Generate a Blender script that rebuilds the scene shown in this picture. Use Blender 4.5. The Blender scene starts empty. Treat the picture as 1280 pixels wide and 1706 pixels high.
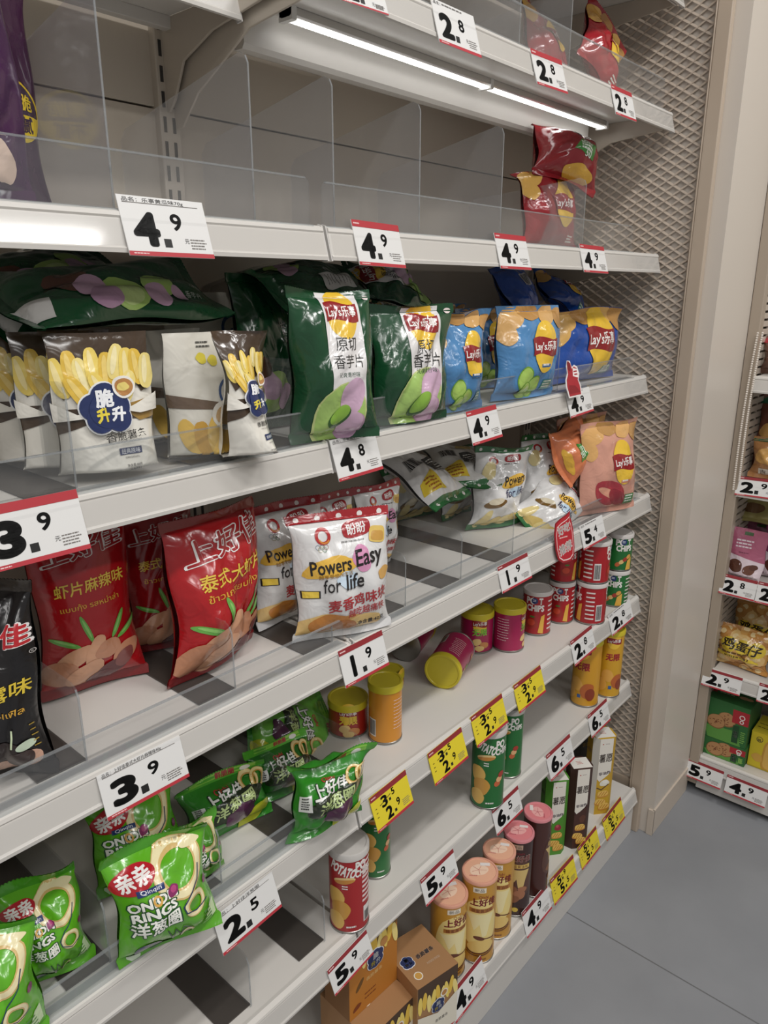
import bpy, math, random
import numpy as np
from mathutils import Vector, Matrix
from mathutils.geometry import tessellate_polygon
SC = bpy.context.scene
COL = SC.collection
R = math.radians
PI = math.pi

# ---------------------------------------------------------------- camera
F, EYE = 1240.0, 1.35
PITCH, YAW = math.atan(373 / F), math.atan(1130 / (F / math.cos(math.atan(373 / F))))
FW = np.array([math.cos(YAW) * math.cos(PITCH), math.sin(YAW) * math.cos(PITCH), -math.sin(PITCH)])
RT = np.array([math.sin(YAW), -math.cos(YAW), 0.0])
UP = np.cross(RT, FW)
ORG = np.array([0.0, 0.0, EYE])
cam = bpy.data.cameras.new('camera')
cam.lens, cam.sensor_width, cam.clip_start = 36 * F / 1706, 36.0, 0.02
co = bpy.data.objects.new('camera', cam)
COL.objects.link(co)
M3 = Matrix((RT, UP, -FW)).transposed()
co.matrix_world = Matrix.Translation(ORG) @ M3.to_4x4()
SC.camera = co

# ---------------------------------------------------------------- light
SC.view_settings.view_transform = 'Standard'
SC.view_settings.look = 'None'
SC.view_settings.gamma = 1
SC.view_settings.use_curve_mapping = False
SC.view_settings.exposure = 0.36
w = bpy.data.worlds.new('world')
SC.world = w
w.use_nodes = True
w.node_tree.nodes['Background'].inputs[0].default_value = (1.0, 0.985, 0.965, 1)
w.node_tree.nodes['Background'].inputs[1].default_value = 0.22
for lx, ly, sx, sy, e in ((-.5, -.35, .6, .12, 8), (.45, -.35, .6, .12, 9), (1.4, -.3, .6, .12, 10), (-.5, -1.6, .6, .15, 8), (.5, -1.6, .6, .15, 8), (1.5, -1.6, .6, .15, 8), (-1.2, -.9, .15, .8, 7)):
    la = bpy.data.lights.new('ceiling_panel_light', 'AREA')
    la.shape, la.size, la.size_y, la.energy, la.color = 'RECTANGLE', sx, sy, e, (1, .98, .955)
    lo = bpy.data.objects.new('ceiling_panel_light', la)
    lo.location = (lx, ly, 2.75)
    COL.objects.link(lo)


# ---------------------------------------------------------------- helpers
def ray(p):
    return FW * F + RT * (p[0] - 640) - UP * (p[1] - 853)


def on(p, ax, v):                       # where the sight line through a photo point meets the plane ax = v
    d = ray(p)
    return ORG + d * ((v - ORG[ax]) / d[ax])


def meet(p, q, n):
    d = ray(p)
    n = np.array(n)
    return ORG + d * (np.dot(np.array(q) - ORG, n) / np.dot(d, n))


def lin(h):
    h = h.lstrip('#')
    c = [int(h[i:i + 2], 16) / 255 for i in (0, 2, 4)]
    return tuple(((x + .055) / 1.055) ** 2.4 if x > .04045 else x / 12.92 for x in c) + (1,)


MATS = {}


def mat(h, kind='film'):
    k = (h, kind)
    if k in MATS:
        return MATS[k]
    m = bpy.data.materials.new('%s_%s' % (kind, h.lstrip('#')))
    m.use_nodes = True
    nt = m.node_tree
    b = nt.nodes['Principled BSDF']
    b.inputs['Base Color'].default_value = lin(h)
    rough, metal, coat, bump, scale = {'film': (.2, .0, .5, .6, 30), 'card': (.55, 0, 0, .02, 300), 'paint': (.42, 0, .05, .03, 260), 'foil': (.26, .75, .2, .3, 40),
                                       'plastic': (.38, 0, .1, .02, 200), 'metal': (.3, .9, 0, .02, 300), 'matt': (.85, 0, 0, .05, 120), 'can': (.32, 0, .2, .03, 60)}[kind]
    b.inputs['Roughness'].default_value = rough
    b.inputs['Metallic'].default_value = metal
    b.inputs['Coat Weight'].default_value = coat
    b.inputs['Coat Roughness'].default_value = .12
    tc = nt.nodes.new('ShaderNodeTexCoord')
    nz = nt.nodes.new('ShaderNodeTexNoise')
    nz.inputs['Scale'].default_value = scale
    nz.inputs['Detail'].default_value = 2
    nz.inputs['Distortion'].default_value = 1.4 if kind in ('film', 'foil') else 0
    bp = nt.nodes.new('ShaderNodeBump')
    bp.inputs['Strength'].default_value = bump
    bp.inputs['Distance'].default_value = .004 if kind in ('film', 'foil') else .001
    nt.links.new(tc.outputs['Object'], nz.inputs['Vector'])
    nt.links.new(nz.outputs['Fac'], bp.inputs['Height'])
    nt.links.new(bp.outputs['Normal'], b.inputs['Normal'])
    MATS[k] = m
    return m


def glow(name, col, s):
    m = bpy.data.materials.new(name)
    m.use_nodes = True
    b = m.node_tree.nodes['Principled BSDF']
    b.inputs['Base Color'].default_value = col
    b.inputs['Emission Color'].default_value = col
    b.inputs['Emission Strength'].default_value = s
    return m


def clear(name, tint, haze, rough=.08):
    m = bpy.data.materials.new(name)
    m.use_nodes = True
    nt = m.node_tree
    nt.nodes.clear()
    N = nt.nodes.new
    out, tr, df, gl, fr, m1, m2 = N('ShaderNodeOutputMaterial'), N('ShaderNodeBsdfTransparent'), N('ShaderNodeBsdfDiffuse'), N('ShaderNodeBsdfGlossy'), N('ShaderNodeLayerWeight'), N('ShaderNodeMixShader'), N('ShaderNodeMixShader')
    tr.inputs[0].default_value = tint
    df.inputs[0].default_value = (.75, .76, .77, 1)
    gl.inputs['Roughness'].default_value = rough
    fr.inputs[0].default_value = .5
    pw, ma = N('ShaderNodeMath'), N('ShaderNodeMath')
    pw.operation, pw.inputs[1].default_value = 'POWER', 5
    ma.operation, ma.inputs[1].default_value, ma.inputs[2].default_value = 'MULTIPLY_ADD', .9, .035
    nt.links.new(fr.outputs['Facing'], pw.inputs[0])
    nt.links.new(pw.outputs[0], ma.inputs[0])
    m1.inputs[0].default_value = haze
    L = nt.links.new
    L(tr.outputs[0], m1.inputs[1])
    L(df.outputs[0], m1.inputs[2])
    L(ma.outputs[0], m2.inputs[0])
    L(m1.outputs[0], m2.inputs[1])
    L(gl.outputs[0], m2.inputs[2])
    L(m2.outputs[0], out.inputs[0])
    return m


CLEAR = clear('clear_acrylic', (.955, .96, .962, 1), .035)
COVER = clear('clear_rail_cover', (.985, .985, .985, 1), .01)
HAZY = clear('clear_divider', (.95, .95, .96, 1), .085)
CLEAR_EDGE = clear('acrylic_edge', (.82, .84, .85, 1), .16)
WHITE = mat('#d3cfc9', 'paint')
PANEL = mat('#bcb2a4', 'paint')
TAN = mat('#b5a594', 'paint')


class MB:
    def __init__(s):
        s.v, s.f, s.mi, s.n = [], [], [], 0

    def add(s, v, f, m=0):
        v = np.asarray(v, float).reshape(-1, 3)
        s.v.append(v)
        for q in f:
            s.f.append([i + s.n for i in q])
            s.mi.append(m)
        s.n += len(v)

    def box(s, x0, x1, y0, y1, z0, z1, m=0):
        s.add([(x, y, z) for x in (x0, x1) for y in (y0, y1) for z in (z0, z1)], [(0, 1, 3, 2), (4, 6, 7, 5), (0, 4, 5, 1), (2, 3, 7, 6), (0, 2, 6, 4), (1, 5, 7, 3)], m)

    def prism(s, prof, a, b, ax=0, m=0):          # profile of the other two axes, extruded along ax
        k = len(prof)
        ar = sum(prof[i][0] * prof[(i + 1) % k][1] - prof[(i + 1) % k][0] * prof[i][1] for i in range(k))
        if (ar < 0) != (ax == 1):
            prof = prof[::-1]
        v = []
        for t in (a, b):
            for p, q in prof:
                v.append((t, p, q) if ax == 0 else (p, t, q) if ax == 1 else (p, q, t))
        f = [tuple(range(k))[::-1], tuple(range(k, 2 * k))]
        for i in range(k):
            j = (i + 1) % k
            f.append((i, j, k + j, k + i))
        s.add(v, f, m)

    def lathe(s, prof, seg=40, m=0, c=(0, 0)):
        v, f = [], []
        for r, z in prof:
            for i in range(seg):
                a = 2 * PI * i / seg
                v.append((c[0] + r * math.cos(a), c[1] + r * math.sin(a), z))
        for k in range(len(prof) - 1):
            for i in range(seg):
                j = (i + 1) % seg
                f.append((k * seg + i, k * seg + j, (k + 1) * seg + j, (k + 1) * seg + i))
        s.add(v, f, m)

    def tube(s, pts, r, seg=8, m=0):
        pts = [Vector(p) for p in pts]
        v, f = [], []
        for i, p in enumerate(pts):
            d = (pts[min(i + 1, len(pts) - 1)] - pts[max(i - 1, 0)]).normalized()
            a = d.orthogonal().normalized()
            b = d.cross(a)
            for k in range(seg):
                t = 2 * PI * k / seg
                v.append(p + a * r * math.cos(t) + b * r * math.sin(t))
        for i in range(len(pts) - 1):
            for k in range(seg):
                j = (k + 1) % seg
                f.append((i * seg + k, i * seg + j, (i + 1) * seg + j, (i + 1) * seg + k))
        f.append(tuple(range(seg))[::-1])
        f.append(tuple(range((len(pts) - 1) * seg, len(pts) * seg)))
        s.add(v, f, m)

    def build(s, name, mats, parent=None, smooth=False, normals=None, bevel=0):
        me = bpy.data.meshes.new(name)
        me.from_pydata(np.concatenate(s.v).tolist(), [], s.f)
        for m in (mats if isinstance(mats, (list, tuple)) else [mats]):
            me.materials.append(m)
        me.polygons.foreach_set('material_index', s.mi)
        if smooth or normals is not None:
            me.polygons.foreach_set('use_smooth', [True] * len(me.polygons))
        me.update()
        if normals is not None:
            me.normals_split_custom_set_from_vertices(normals.tolist())
        elif smooth:
            me.set_sharp_from_angle(angle=R(38))
        o = bpy.data.objects.new(name, me)
        COL.objects.link(o)
        o.parent = parent
        if bevel:
            bm = o.modifiers.new('bevel', 'BEVEL')
            bm.width, bm.segments, bm.limit_method, bm.angle_limit = bevel, 2, 'ANGLE', R(40)
            bm.harden_normals = False
        return o


def tag(o, label, cat, group=None):
    o['label'], o['category'] = label, cat
    if group:
        o['group'] = group
    return o


def thing(name, label, cat, loc=(0, 0, 0), rot=None, group=None):
    o = bpy.data.objects.new(name, None)
    o.empty_display_size = .03
    COL.objects.link(o)
    o.matrix_world = Matrix.Translation(Vector(loc)) @ (rot.to_4x4() if rot else Matrix.Identity(4))
    return tag(o, label, cat, group)


def dup(root, label, loc, rot=None):
    r = root.copy()
    COL.objects.link(r)
    r.matrix_world = Matrix.Translation(Vector(loc)) @ (rot.to_4x4() if rot else root.matrix_world.to_3x3().to_4x4())
    r['label'] = label
    for ch in list(root.children):
        c = ch.copy()
        COL.objects.link(c)
        c.parent = r
        for g in list(ch.children):
            d = g.copy()
            COL.objects.link(d)
            d.parent = c
    return r


def rot(yaw=0, lean=0, roll=0):         # lean > 0 tips the top towards the front; roll > 0 tips the top to the right
    return Matrix.Rotation(R(yaw), 3, 'Z') @ Matrix.Rotation(R(lean), 3, 'X') @ Matrix.Rotation(R(roll), 3, 'Y')


def struct(o):
    o['kind'] = 'structure'
    return o


# ---------------------------------------------------------------- print (lettering and pictures laid on a surface)
GLY = {}


def glyphs(s, bold):
    k = (s, bold)
    if k not in GLY:
        cu = bpy.data.curves.new('lettering', 'FONT')
        cu.body, cu.resolution_u, cu.offset = s, (7 if len(s) < 2 and s < 'z' else 2), bold
        cu.align_x = 'LEFT'
        ob = bpy.data.objects.new('lettering', cu)
        me = ob.to_mesh()
        me.calc_loop_triangles()
        v = np.zeros(len(me.vertices) * 3)
        me.vertices.foreach_get('co', v)
        v = v.reshape(-1, 3)[:, :2]
        t = np.zeros(len(me.loop_triangles) * 3, int)
        me.loop_triangles.foreach_get('vertices', t)
        T = v[t].reshape(-1, 3, 2)
        ob.to_mesh_clear()
        bpy.data.objects.remove(ob)
        bpy.data.curves.remove(cu)
        if len(T):
            lo, hi = T.reshape(-1, 2).min(0), T.reshape(-1, 2).max(0)
            T = T - (lo + hi) / 2
            GLY[k] = (T, hi - lo)
        else:
            GLY[k] = (np.zeros((0, 3, 2)), np.array([1., 1.]))
    return GLY[k]


class Art:
    """Flat print measured in fractions of width (x, from -.5 to .5) and height (y, 0 to 1)."""

    def __init__(s, W, H, kind='film'):
        s.W, s.H, s.kind, s.it, s.tf = W, H, kind, [], None

    def put(s, h, T):
        T = np.asarray(T, float)
        if s.tf is not None:
            T = T @ s.tf[0].T + s.tf[1]
        a = (T[:, 1, 0] - T[:, 0, 0]) * (T[:, 2, 1] - T[:, 0, 1]) - (T[:, 2, 0] - T[:, 0, 0]) * (T[:, 1, 1] - T[:, 0, 1])
        T = T.copy()
        T[a < 0] = T[a < 0][:, ::-1]
        s.it.append((h, T[np.abs(a) > 1e-12]))

    def poly(s, h, pts):
        p = [(x * s.W, y * s.H) for x, y in pts]
        tri = tessellate_polygon([[Vector((x, y, 0)) for x, y in p]])
        s.put(h, [[p[i] for i in t] for t in tri])

    def rect(s, h, x0, y0, x1, y1):
        s.poly(h, [(x0, y0), (x1, y0), (x1, y1), (x0, y1)])

    def ell(s, h, x, y, rx, ry=None, a=0, wob=0, seed=0, n=22, k=2):     # radii in fractions of width
        ry = rx if ry is None else ry
        rg = random.Random(seed)
        ph = [rg.uniform(0, 6.3) for _ in range(3)]
        c, q = math.cos(R(a)), math.sin(R(a))
        P = []
        for i in range(n):
            t = 2 * PI * i / n
            m = 1 + wob * (math.sin(2 * t + ph[0]) + .7 * math.sin(3 * t + ph[1]) + .5 * math.sin(5 * t + ph[2]))
            X, Y = rx * m * math.copysign(abs(math.cos(t)) ** (2 / k), math.cos(t)), ry * m * math.copysign(abs(math.sin(t)) ** (2 / k), math.sin(t))
            P.append((x + c * X - q * Y, y + (q * X + c * Y) * s.W / s.H))
        s.poly(h, P)

    def ring(s, h, x, y, r, wd, ry=None, a=0, n=28, part=(0, 360)):
        ry = r if ry is None else ry
        T = []
        c, q = math.cos(R(a)), math.sin(R(a))
        f = lambda t, e: (s.W * (x + c * (r - e) * math.cos(t) - q * (ry - e) * math.sin(t)), s.H * y + s.W * (q * (r - e) * math.cos(t) + c * (ry - e) * math.sin(t)))
        for i in range(n):
            t0, t1 = (R(part[0] + (part[1] - part[0]) * j / n) for j in (i, i + 1))
            a0, a1, b0, b1 = f(t0, 0), f(t1, 0), f(t0, wd), f(t1, wd)
            T += [[a0, a1, b1], [a0, b1, b0]]
        s.put(h, T)

    def line(s, h, pts, wd):
        T = []
        p = [np.array((x * s.W, y * s.H)) for x, y in pts]
        for a, b in zip(p[:-1], p[1:]):
            d = b - a
            d = d / (np.linalg.norm(d) + 1e-9)
            n = np.array((-d[1], d[0])) * wd * s.W / 2
            a, b = a - d * wd * s.W * .3, b + d * wd * s.W * .3
            T += [[a + n, a - n, b - n], [a + n, b - n, b + n]]
        s.put(h, T)

    def text(s, h, t, x, y, size, wmax=None, a=0, bold=.0, slant=0):      # size = height and wmax = width, both in fractions of W
        ow = 0 if bold < .012 else bold * 1.1
        T, e = glyphs(t, 0.0 if ow else bold)
        e = e + 2 * ow
        if not len(T):
            return
        k = size * s.W / e[1]
        kx = k if wmax is None else wmax * s.W / e[0]
        nc = 20 if len(t) < 2 else 8
        if ow:
            T = np.concatenate([T] + [T + np.array([ow * math.cos(i * 2 * PI / nc), ow * math.sin(i * 2 * PI / nc)]) for i in range(nc)])
        A = np.array([[kx, slant * k], [0, k]])
        c, q = math.cos(R(a)), math.sin(R(a))
        T = T @ A.T @ np.array([[c, -q], [q, c]]).T + np.array([x * s.W, y * s.H])
        s.put(h, T)

    def bars(s, h, x, y, w, hgt, n=9, seed=1):         # a barcode
        rg = random.Random(seed)
        X = x - w / 2
        while X < x + w / 2:
            d = w / n * rg.uniform(.2, .8)
            s.rect(h, X, y - hgt / 2, min(X + d, x + w / 2), y + hgt / 2)
            X += d + w / n * rg.uniform(.2, .6)

    def fine(s, h, x, y, w, n, gap, wd=.012, seed=0):   # lines of print too small to read
        rg = random.Random(seed)
        for i in range(n):
            X, e = x - w / 2, x + w / 2 - rg.uniform(0, .25) * w
            while X < e:
                q = min(e, X + rg.uniform(.04, .12) * w * 2)
                s.rect(h, X, y - i * gap, q, y - i * gap + wd * s.W / s.H)
                X = q + .03 * w

    def lays(s, x, y, r, tall=1.0, dark='#8e1a20'):
        s.ell('#e9bf3c', x, y, r, r * 1.25 * tall, n=28)
        P = [(x - r * 1.08 + 2.16 * r * t, y + (.42 * r * tall + .10 * r * math.sin(t * 6)) * s.W / s.H) for t in np.linspace(0, 1, 9)]
        P += [(x + r * 1.08 - 2.16 * r * t, y + (-.40 * r * tall + .10 * r * math.sin((1 - t) * 6)) * s.W / s.H) for t in np.linspace(0, 1, 9)]
        s.poly(dark, P)
        s.text('#f1ece8', "Lay's乐事", x, y, r * .62, r * 1.85, bold=.018)


def split(T, L):
    for _ in range(14):
        e = np.linalg.norm(T - np.roll(T, -1, 1), axis=2)
        big = e.max(1) > L
        if not big.any():
            break
        keep, B, k = T[~big], T[big], e[big].argmax(1)
        i = np.arange(len(B))
        a, b, c = B[i, k], B[i, (k + 1) % 3], B[i, (k + 2) % 3]
        m = (a + b) / 2
        T = np.concatenate([keep, np.stack([a, m, c], 1), np.stack([m, b, c], 1)])
    return T


def lay_print(mb, nor, mats, art, S, L, base=.0004, step=.00014):
    seen = []
    for h, T in art.it:
        if not len(T):
            continue
        lo, hi = T.reshape(-1, 2).min(0), T.reshape(-1, 2).max(0)
        n = max([k + 1 for k, a, b in seen if (a < hi).all() and (lo < b).all()] + [0])    # one layer above whatever it overlaps
        seen.append((n, lo, hi))
        T = split(T, L)
        P, N = S(T[:, :, 0].ravel(), T[:, :, 1].ravel(), base + step * n)
        m = mat(h, art.kind)
        if m not in mats:
            mats.append(m)
        mb.add(P, [(3 * i, 3 * i + 1, 3 * i + 2) for i in range(len(T))], mats.index(m))
        nor.append(N)


# ---------------------------------------------------------------- bags
class Bag:
    def __init__(s, W, H, T, seed, A=.004, bends=(), k=.8, stand=False, twist=0, taper=0, shear=0):
        rg = np.random.RandomState(seed)
        s.W, s.H, s.T, s.A, s.k, s.stand, s.twist, s.taper, s.shear = W, H, T, A, k, stand, twist, taper, shear
        s.vs = .011 / H if not stand else .006 / H
        s.wv = [(rg.uniform(-1, 1) * f, rg.uniform(-1, 1) * f * 1.3, rg.uniform(0, 6.3), 1.6 / f) for f in (2.2, 2.8, 3.4, 4.0, 4.8, 5.6, 6.6)]
        s.wb = [(rg.uniform(-1, 1) * f, rg.uniform(-1, 1) * f * 1.3, rg.uniform(0, 6.3), 1.6 / f) for f in (2.2, 3.4, 5, 8)]
        s.ph = rg.uniform(0, 6.3, 8)
        v = np.linspace(0, 1, 200)
        th = np.zeros(200)
        for v0, wd, an in bends:
            q = np.clip((v - v0) / wd + .5, 0, 1)
            th += R(an) * q * q * (3 - 2 * q)
        s.tv, s.th = v, th
        dy, dz = -np.sin(th) * H / 199, np.cos(th) * H / 199
        s.cy = np.concatenate([[0], np.cumsum(dy)[:-1]])
        s.cz = np.concatenate([[0], np.cumsum(dz)[:-1]])

    def raw(s, x, y, side, flat=False):
        u, v = np.clip(2 * x / s.W, -1, 1), np.clip(y / s.H, 0, 1)
        t0 = np.clip((v - s.vs) / (1 - 2 * s.vs), 0, 1)
        if s.stand:
            a = np.clip(t0 / .03, 0, 1) ** .5 * (1 - t0) ** .75
        else:
            a = np.sin(PI * np.clip(t0, 1e-6, 1 - 1e-6) ** s.k) ** .62
        au = np.abs(u)
        t = s.T / 2 * a * (1 - au ** 2.4) ** .7
        W = s.wv if side > 0 else s.wb + s.wv[2:5]
        wr = 0
        for p, q, f, m in W:
            g = np.sin(p * u * 1.6 + q * v * 2.2 + f)
            wr = wr + m * (np.sqrt(g * g + .10) * 1.45 - .95)
        wr = wr + .55 * (np.exp(-t0 / .13) * np.sin(9 * u + s.ph[0]) + np.exp(-(1 - t0) / .13) * np.sin(8 * u + s.ph[1]))
        t = t + s.A * wr * (1 - au ** 4) * np.sqrt(np.clip(a, 0, 1)) * (.45 if s.stand else 1)
        com = s.A * (1.3 * np.sin(2.6 * u + s.ph[2]) * np.abs(2 * v - 1) ** 5 + .9 * np.sin(4.4 * v + s.ph[3]) * u)
        X = u * s.W / 2 * (1 - (.05 if s.stand else .13) * a * min(1, s.T / s.W * 1.8)) * (1 - s.taper * v) + s.A * .45 * np.sin(11 * v + s.ph[4]) * u ** 5
        d = com - side * (0 if flat else 1) * np.maximum(t, -.001)
        th, cy, cz = np.interp(v, s.tv, s.th), np.interp(v, s.tv, s.cy), np.interp(v, s.tv, s.cz)
        Y, Z = cy + d * np.cos(th), cz + d * np.sin(th)
        X = X + s.shear * Z
        if s.twist:
            q = R(s.twist) * v
            X, Y = X * np.cos(q) - Y * np.sin(q), X * np.sin(q) + Y * np.cos(q)
        return np.stack([X, Y, Z], -1)

    def S(s, side):
        def f(x, y, off):
            e = .0012
            x = np.clip(x, -s.W / 2 + e, s.W / 2 - e)
            y = np.clip(y, e, s.H - e)
            P = s.raw(x, y, side)
            N = np.cross(s.raw(x + e, y, side) - s.raw(x - e, y, side), s.raw(x, y + e, side) - s.raw(x, y - e, side)) * side
            N = N / (np.linalg.norm(N, axis=-1, keepdims=True) + 1e-12)
            return P + N * off, N
        return f

    def make(s, name, label, cat, loc, rt, color, artf=None, artb=None, seal=None, group=None, kind='film', res=.0038, part='pouch'):
        root = thing(name, label, cat, loc, rt, group)
        mb, nor, mats = MB(), [], [mat(color, kind)]
        nx, ny = max(12, int(s.W / res)), max(16, int(s.H / res))
        xs, ys = np.linspace(-s.W / 2, s.W / 2, nx + 1), np.linspace(s.vs * s.H, s.H - s.vs * s.H, ny + 1)
        gx, gy = np.meshgrid(xs, ys)
        for side in (1, -1):
            P, N = s.S(side)(gx.ravel(), gy.ravel(), 0)
            f = []
            for j in range(ny):
                for i in range(nx):
                    a = j * (nx + 1) + i
                    q = (a, a + 1, a + nx + 2, a + nx + 1)
                    f.append(q if side > 0 else q[::-1])
            mb.add(P, f, 0)
            nor.append(N)
        for side, fn in ((1, artf), (-1, artb)):
            if fn:
                a = Art(s.W, s.H, kind)
                if side < 0:
                    a.tf = (np.diag([-1., 1.]), np.zeros(2))
                fn(a)
                if side < 0:
                    for i, (h, T) in enumerate(a.it):
                        a.it[i] = (h, T[:, ::-1])
                lay_print(mb, nor, mats, a, s.S(side), .0042 if res < .006 else .009, .0008, .0002)
        mb.build(part, mats, root, normals=np.concatenate(nor))
        if not s.stand:
            for nm, y0, y1 in (('bottom_seal', -.001 / s.H, s.vs + .002 / s.H), ('top_seal', 1 - s.vs - .002 / s.H, 1.001)):
                m2 = MB()
                n = nx * 2
                u = np.linspace(-s.W / 2, s.W / 2, n + 1)
                rows = []
                for r in range(6):
                    y = np.full(n + 1, (y0 + (y1 - y0) * r / 5) * s.H)
                    edge = 0 if nm == 'bottom_seal' else 5
                    if r == edge:
                        y = y + np.where(np.arange(n + 1) % 2, .0012, -.0012)
                    rows.append((u, np.clip(y, 0, s.H), r))
                nn = []
                for side in (1, -1):
                    P = np.concatenate([s.raw(a, b, side, True) + np.array([0, -side * (.0007 + .0003 * (r % 2)), 0]) for a, b, r in rows])
                    f = []
                    for j in range(5):
                        for i in range(n):
                            a = j * (n + 1) + i
                            q = (a, a + 1, a + n + 2, a + n + 1)
                            f.append(q if side > 0 else q[::-1])
                    m2.add(P, f)
                m2.build(nm, mat(seal[0 if nm == 'bottom_seal' else 1] if seal else color, kind), root, smooth=True)
        return root


def fit(bl, br, top, z, lean=0):
    """A bag standing on a shelf: its two bottom corners on the shelf top, and how tall it is."""
    a, b = on(bl, 2, z), on(br, 2, z)
    mid = (a + b) / 2
    yaw = math.degrees(math.atan2(b[1] - a[1], b[0] - a[0]))
    m = np.array(rot(yaw, lean))
    t = meet(top, mid, m @ np.array([0, 1, 0]))
    return mid, yaw, float(np.linalg.norm(b - a)), float(np.dot(t - mid, m @ np.array([0, 0, 1])))


# ---------------------------------------------------------------- cans and boxes
def can(name, label, cat, loc, turn, D, H, color, art=None, lid='#c9b92c', lid_h=.012, rim=True, group=None, tilt=None, lidart=None, clearlid=False):
    """turn = the direction the front of the can faces, in degrees about z (0 = towards -y)."""
    rt = rot(turn) if tilt is None else tilt
    root = thing(name, label, cat, (loc[0], loc[1], loc[2] + .0007), rt, group)
    r = D / 2
    mb, nor, mats = MB(), [], [mat(color, 'can')]
    seg = 64
    ang = [2 * PI * i / seg for i in range(seg)]
    zs = [.003, H - lid_h]
    V = [(r * math.sin(a), -r * math.cos(a), z) for z in zs for a in ang]
    mb.add(V, [(i, (i + 1) % seg, seg + (i + 1) % seg, seg + i) for i in range(seg)] + [tuple(range(seg))[::-1], tuple(range(seg, 2 * seg))])
    nor.append(np.array([(math.sin(a), -math.cos(a), 0) for z in zs for a in ang]))
    if art:
        C = PI * D

        def S(x, y, off):
            a = x / C * 2 * PI
            N = np.stack([np.sin(a), -np.cos(a), 0 * a], -1)
            return np.stack([np.sin(a) * (r + off), -np.cos(a) * (r + off), y], -1), N
        A = Art(C, H, 'can')
        art(A)
        lay_print(mb, nor, mats, A, S, .0055)
    mb.build('can_body', mats, root, normals=np.concatenate(nor))
    m = MB()
    m.lathe([(0, 0), (r - .001, 0), (r + .0008, .001), (r + .0008, .0035), (r, .004)], seg)
    m.build('bottom_rim', mat('#9c9a96', 'metal'), root, smooth=True)
    m = MB()
    q = r + .0016
    m.lathe([(q - .002, H - lid_h - .001), (q, H - lid_h), (q, H - .0015), (q - .001, H), (q - .004, H), (q - .005, H - .0015), (0, H - .0015)], seg)
    lo = m.build('lid', CLEAR_EDGE if clearlid else mat(lid, 'plastic'), root, smooth=True)
    if lidart:
        A = Art(2 * r, 2 * r, 'plastic')
        lidart(A)
        mb, nor, mats = MB(), [], []
        lay_print(mb, nor, mats, A, lambda x, y, off: (np.stack([x, y - r, 0 * x + H - .0015 + off], -1), np.stack([0 * x, 0 * x, 0 * x + 1], -1)), .02)
        mb.build('lid_seal', mats, lo, normals=np.concatenate(nor))
    return root


def can_at(cx, bottom, top, wpx, z, cap=9):
    p = on((cx, bottom), 2, z)
    depth = float(np.dot(p - ORG, FW))
    D = wpx * depth / F
    h = p[:2] - ORG[:2]
    view = math.degrees(math.atan2(h[0], h[1]))         # bearing away from the viewer
    u = h / np.linalg.norm(h)
    c = p[:2] + u * D / 2
    b = c + u * D / 2
    d = ray((cx, top))
    H = EYE + d[2] * (b[0] * u[0] + b[1] * u[1]) / (d[0] * u[0] + d[1] * u[1]) - z
    return (c[0], c[1], z), D, min(float(H), cap), -view


def carton(name, label, cat, loc, yaw, W, D, H, color, faces, cham=0.0, group=None, sides=None):
    """faces: {'front'|'left'|'right'|'top': art}; W along x, D along y."""
    root = thing(name, label, cat, loc, rot(yaw), group)
    c = cham or .0008
    x, y = W / 2, D / 2
    prof = [(-x + c, -y), (x - c, -y), (x, -y + c), (x, y - c), (x - c, y), (-x + c, y), (-x, y - c), (-x, -y + c)]
    mb, mats = MB(), [mat(color, 'card')]
    mb.prism(prof, 0, H, 2)
    nor = [np.zeros((16, 3))]
    mb2, nor2, mats2 = MB(), [], []
    Sf = {'front': lambda a, b, o: (np.stack([a, 0 * a - y - o, b], -1), np.stack([0 * a, 0 * a - 1, 0 * a], -1)),
          'left': lambda a, b, o: (np.stack([0 * a - x - o, -a, b], -1), np.stack([0 * a - 1, 0 * a, 0 * a], -1)),
          'right': lambda a, b, o: (np.stack([0 * a + x + o, a, b], -1), np.stack([0 * a + 1, 0 * a, 0 * a], -1)),
          'top': lambda a, b, o: (np.stack([a, b - y, 0 * a + H + o], -1), np.stack([0 * a, 0 * a, 0 * a + 1], -1)),
          'cut': lambda a, b, o: (np.stack([-x + c / 2 + a * .707 - o * .707, -y + c / 2 - a * .707 - o * .707, b], -1), np.stack([0 * a - .707, 0 * a - .707, 0 * a], -1)),
          'cutr': lambda a, b, o: (np.stack([x - c / 2 + a * .707 + o * .707, -y + c / 2 + a * .707 - o * .707, b], -1), np.stack([0 * a + .707, 0 * a - .707, 0 * a], -1))}
    body = mb.build('carton', mats, root)
    for k, fn in faces.items():
        A = Art({'left': D - 2 * c, 'right': D - 2 * c, 'cut': c * 1.414, 'cutr': c * 1.414, 'top': W}.get(k, W - 2 * c), D if k == 'top' else H, 'card')
        fn(A)
        lay_print(mb2, nor2, mats2, A, Sf[k], .5, .0003, .00008)
    if nor2:
        mb2.build('printed_panel', mats2, body, normals=np.concatenate(nor2))
    return root


# ---------------------------------------------------------------- price cards
TILT = 17


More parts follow.
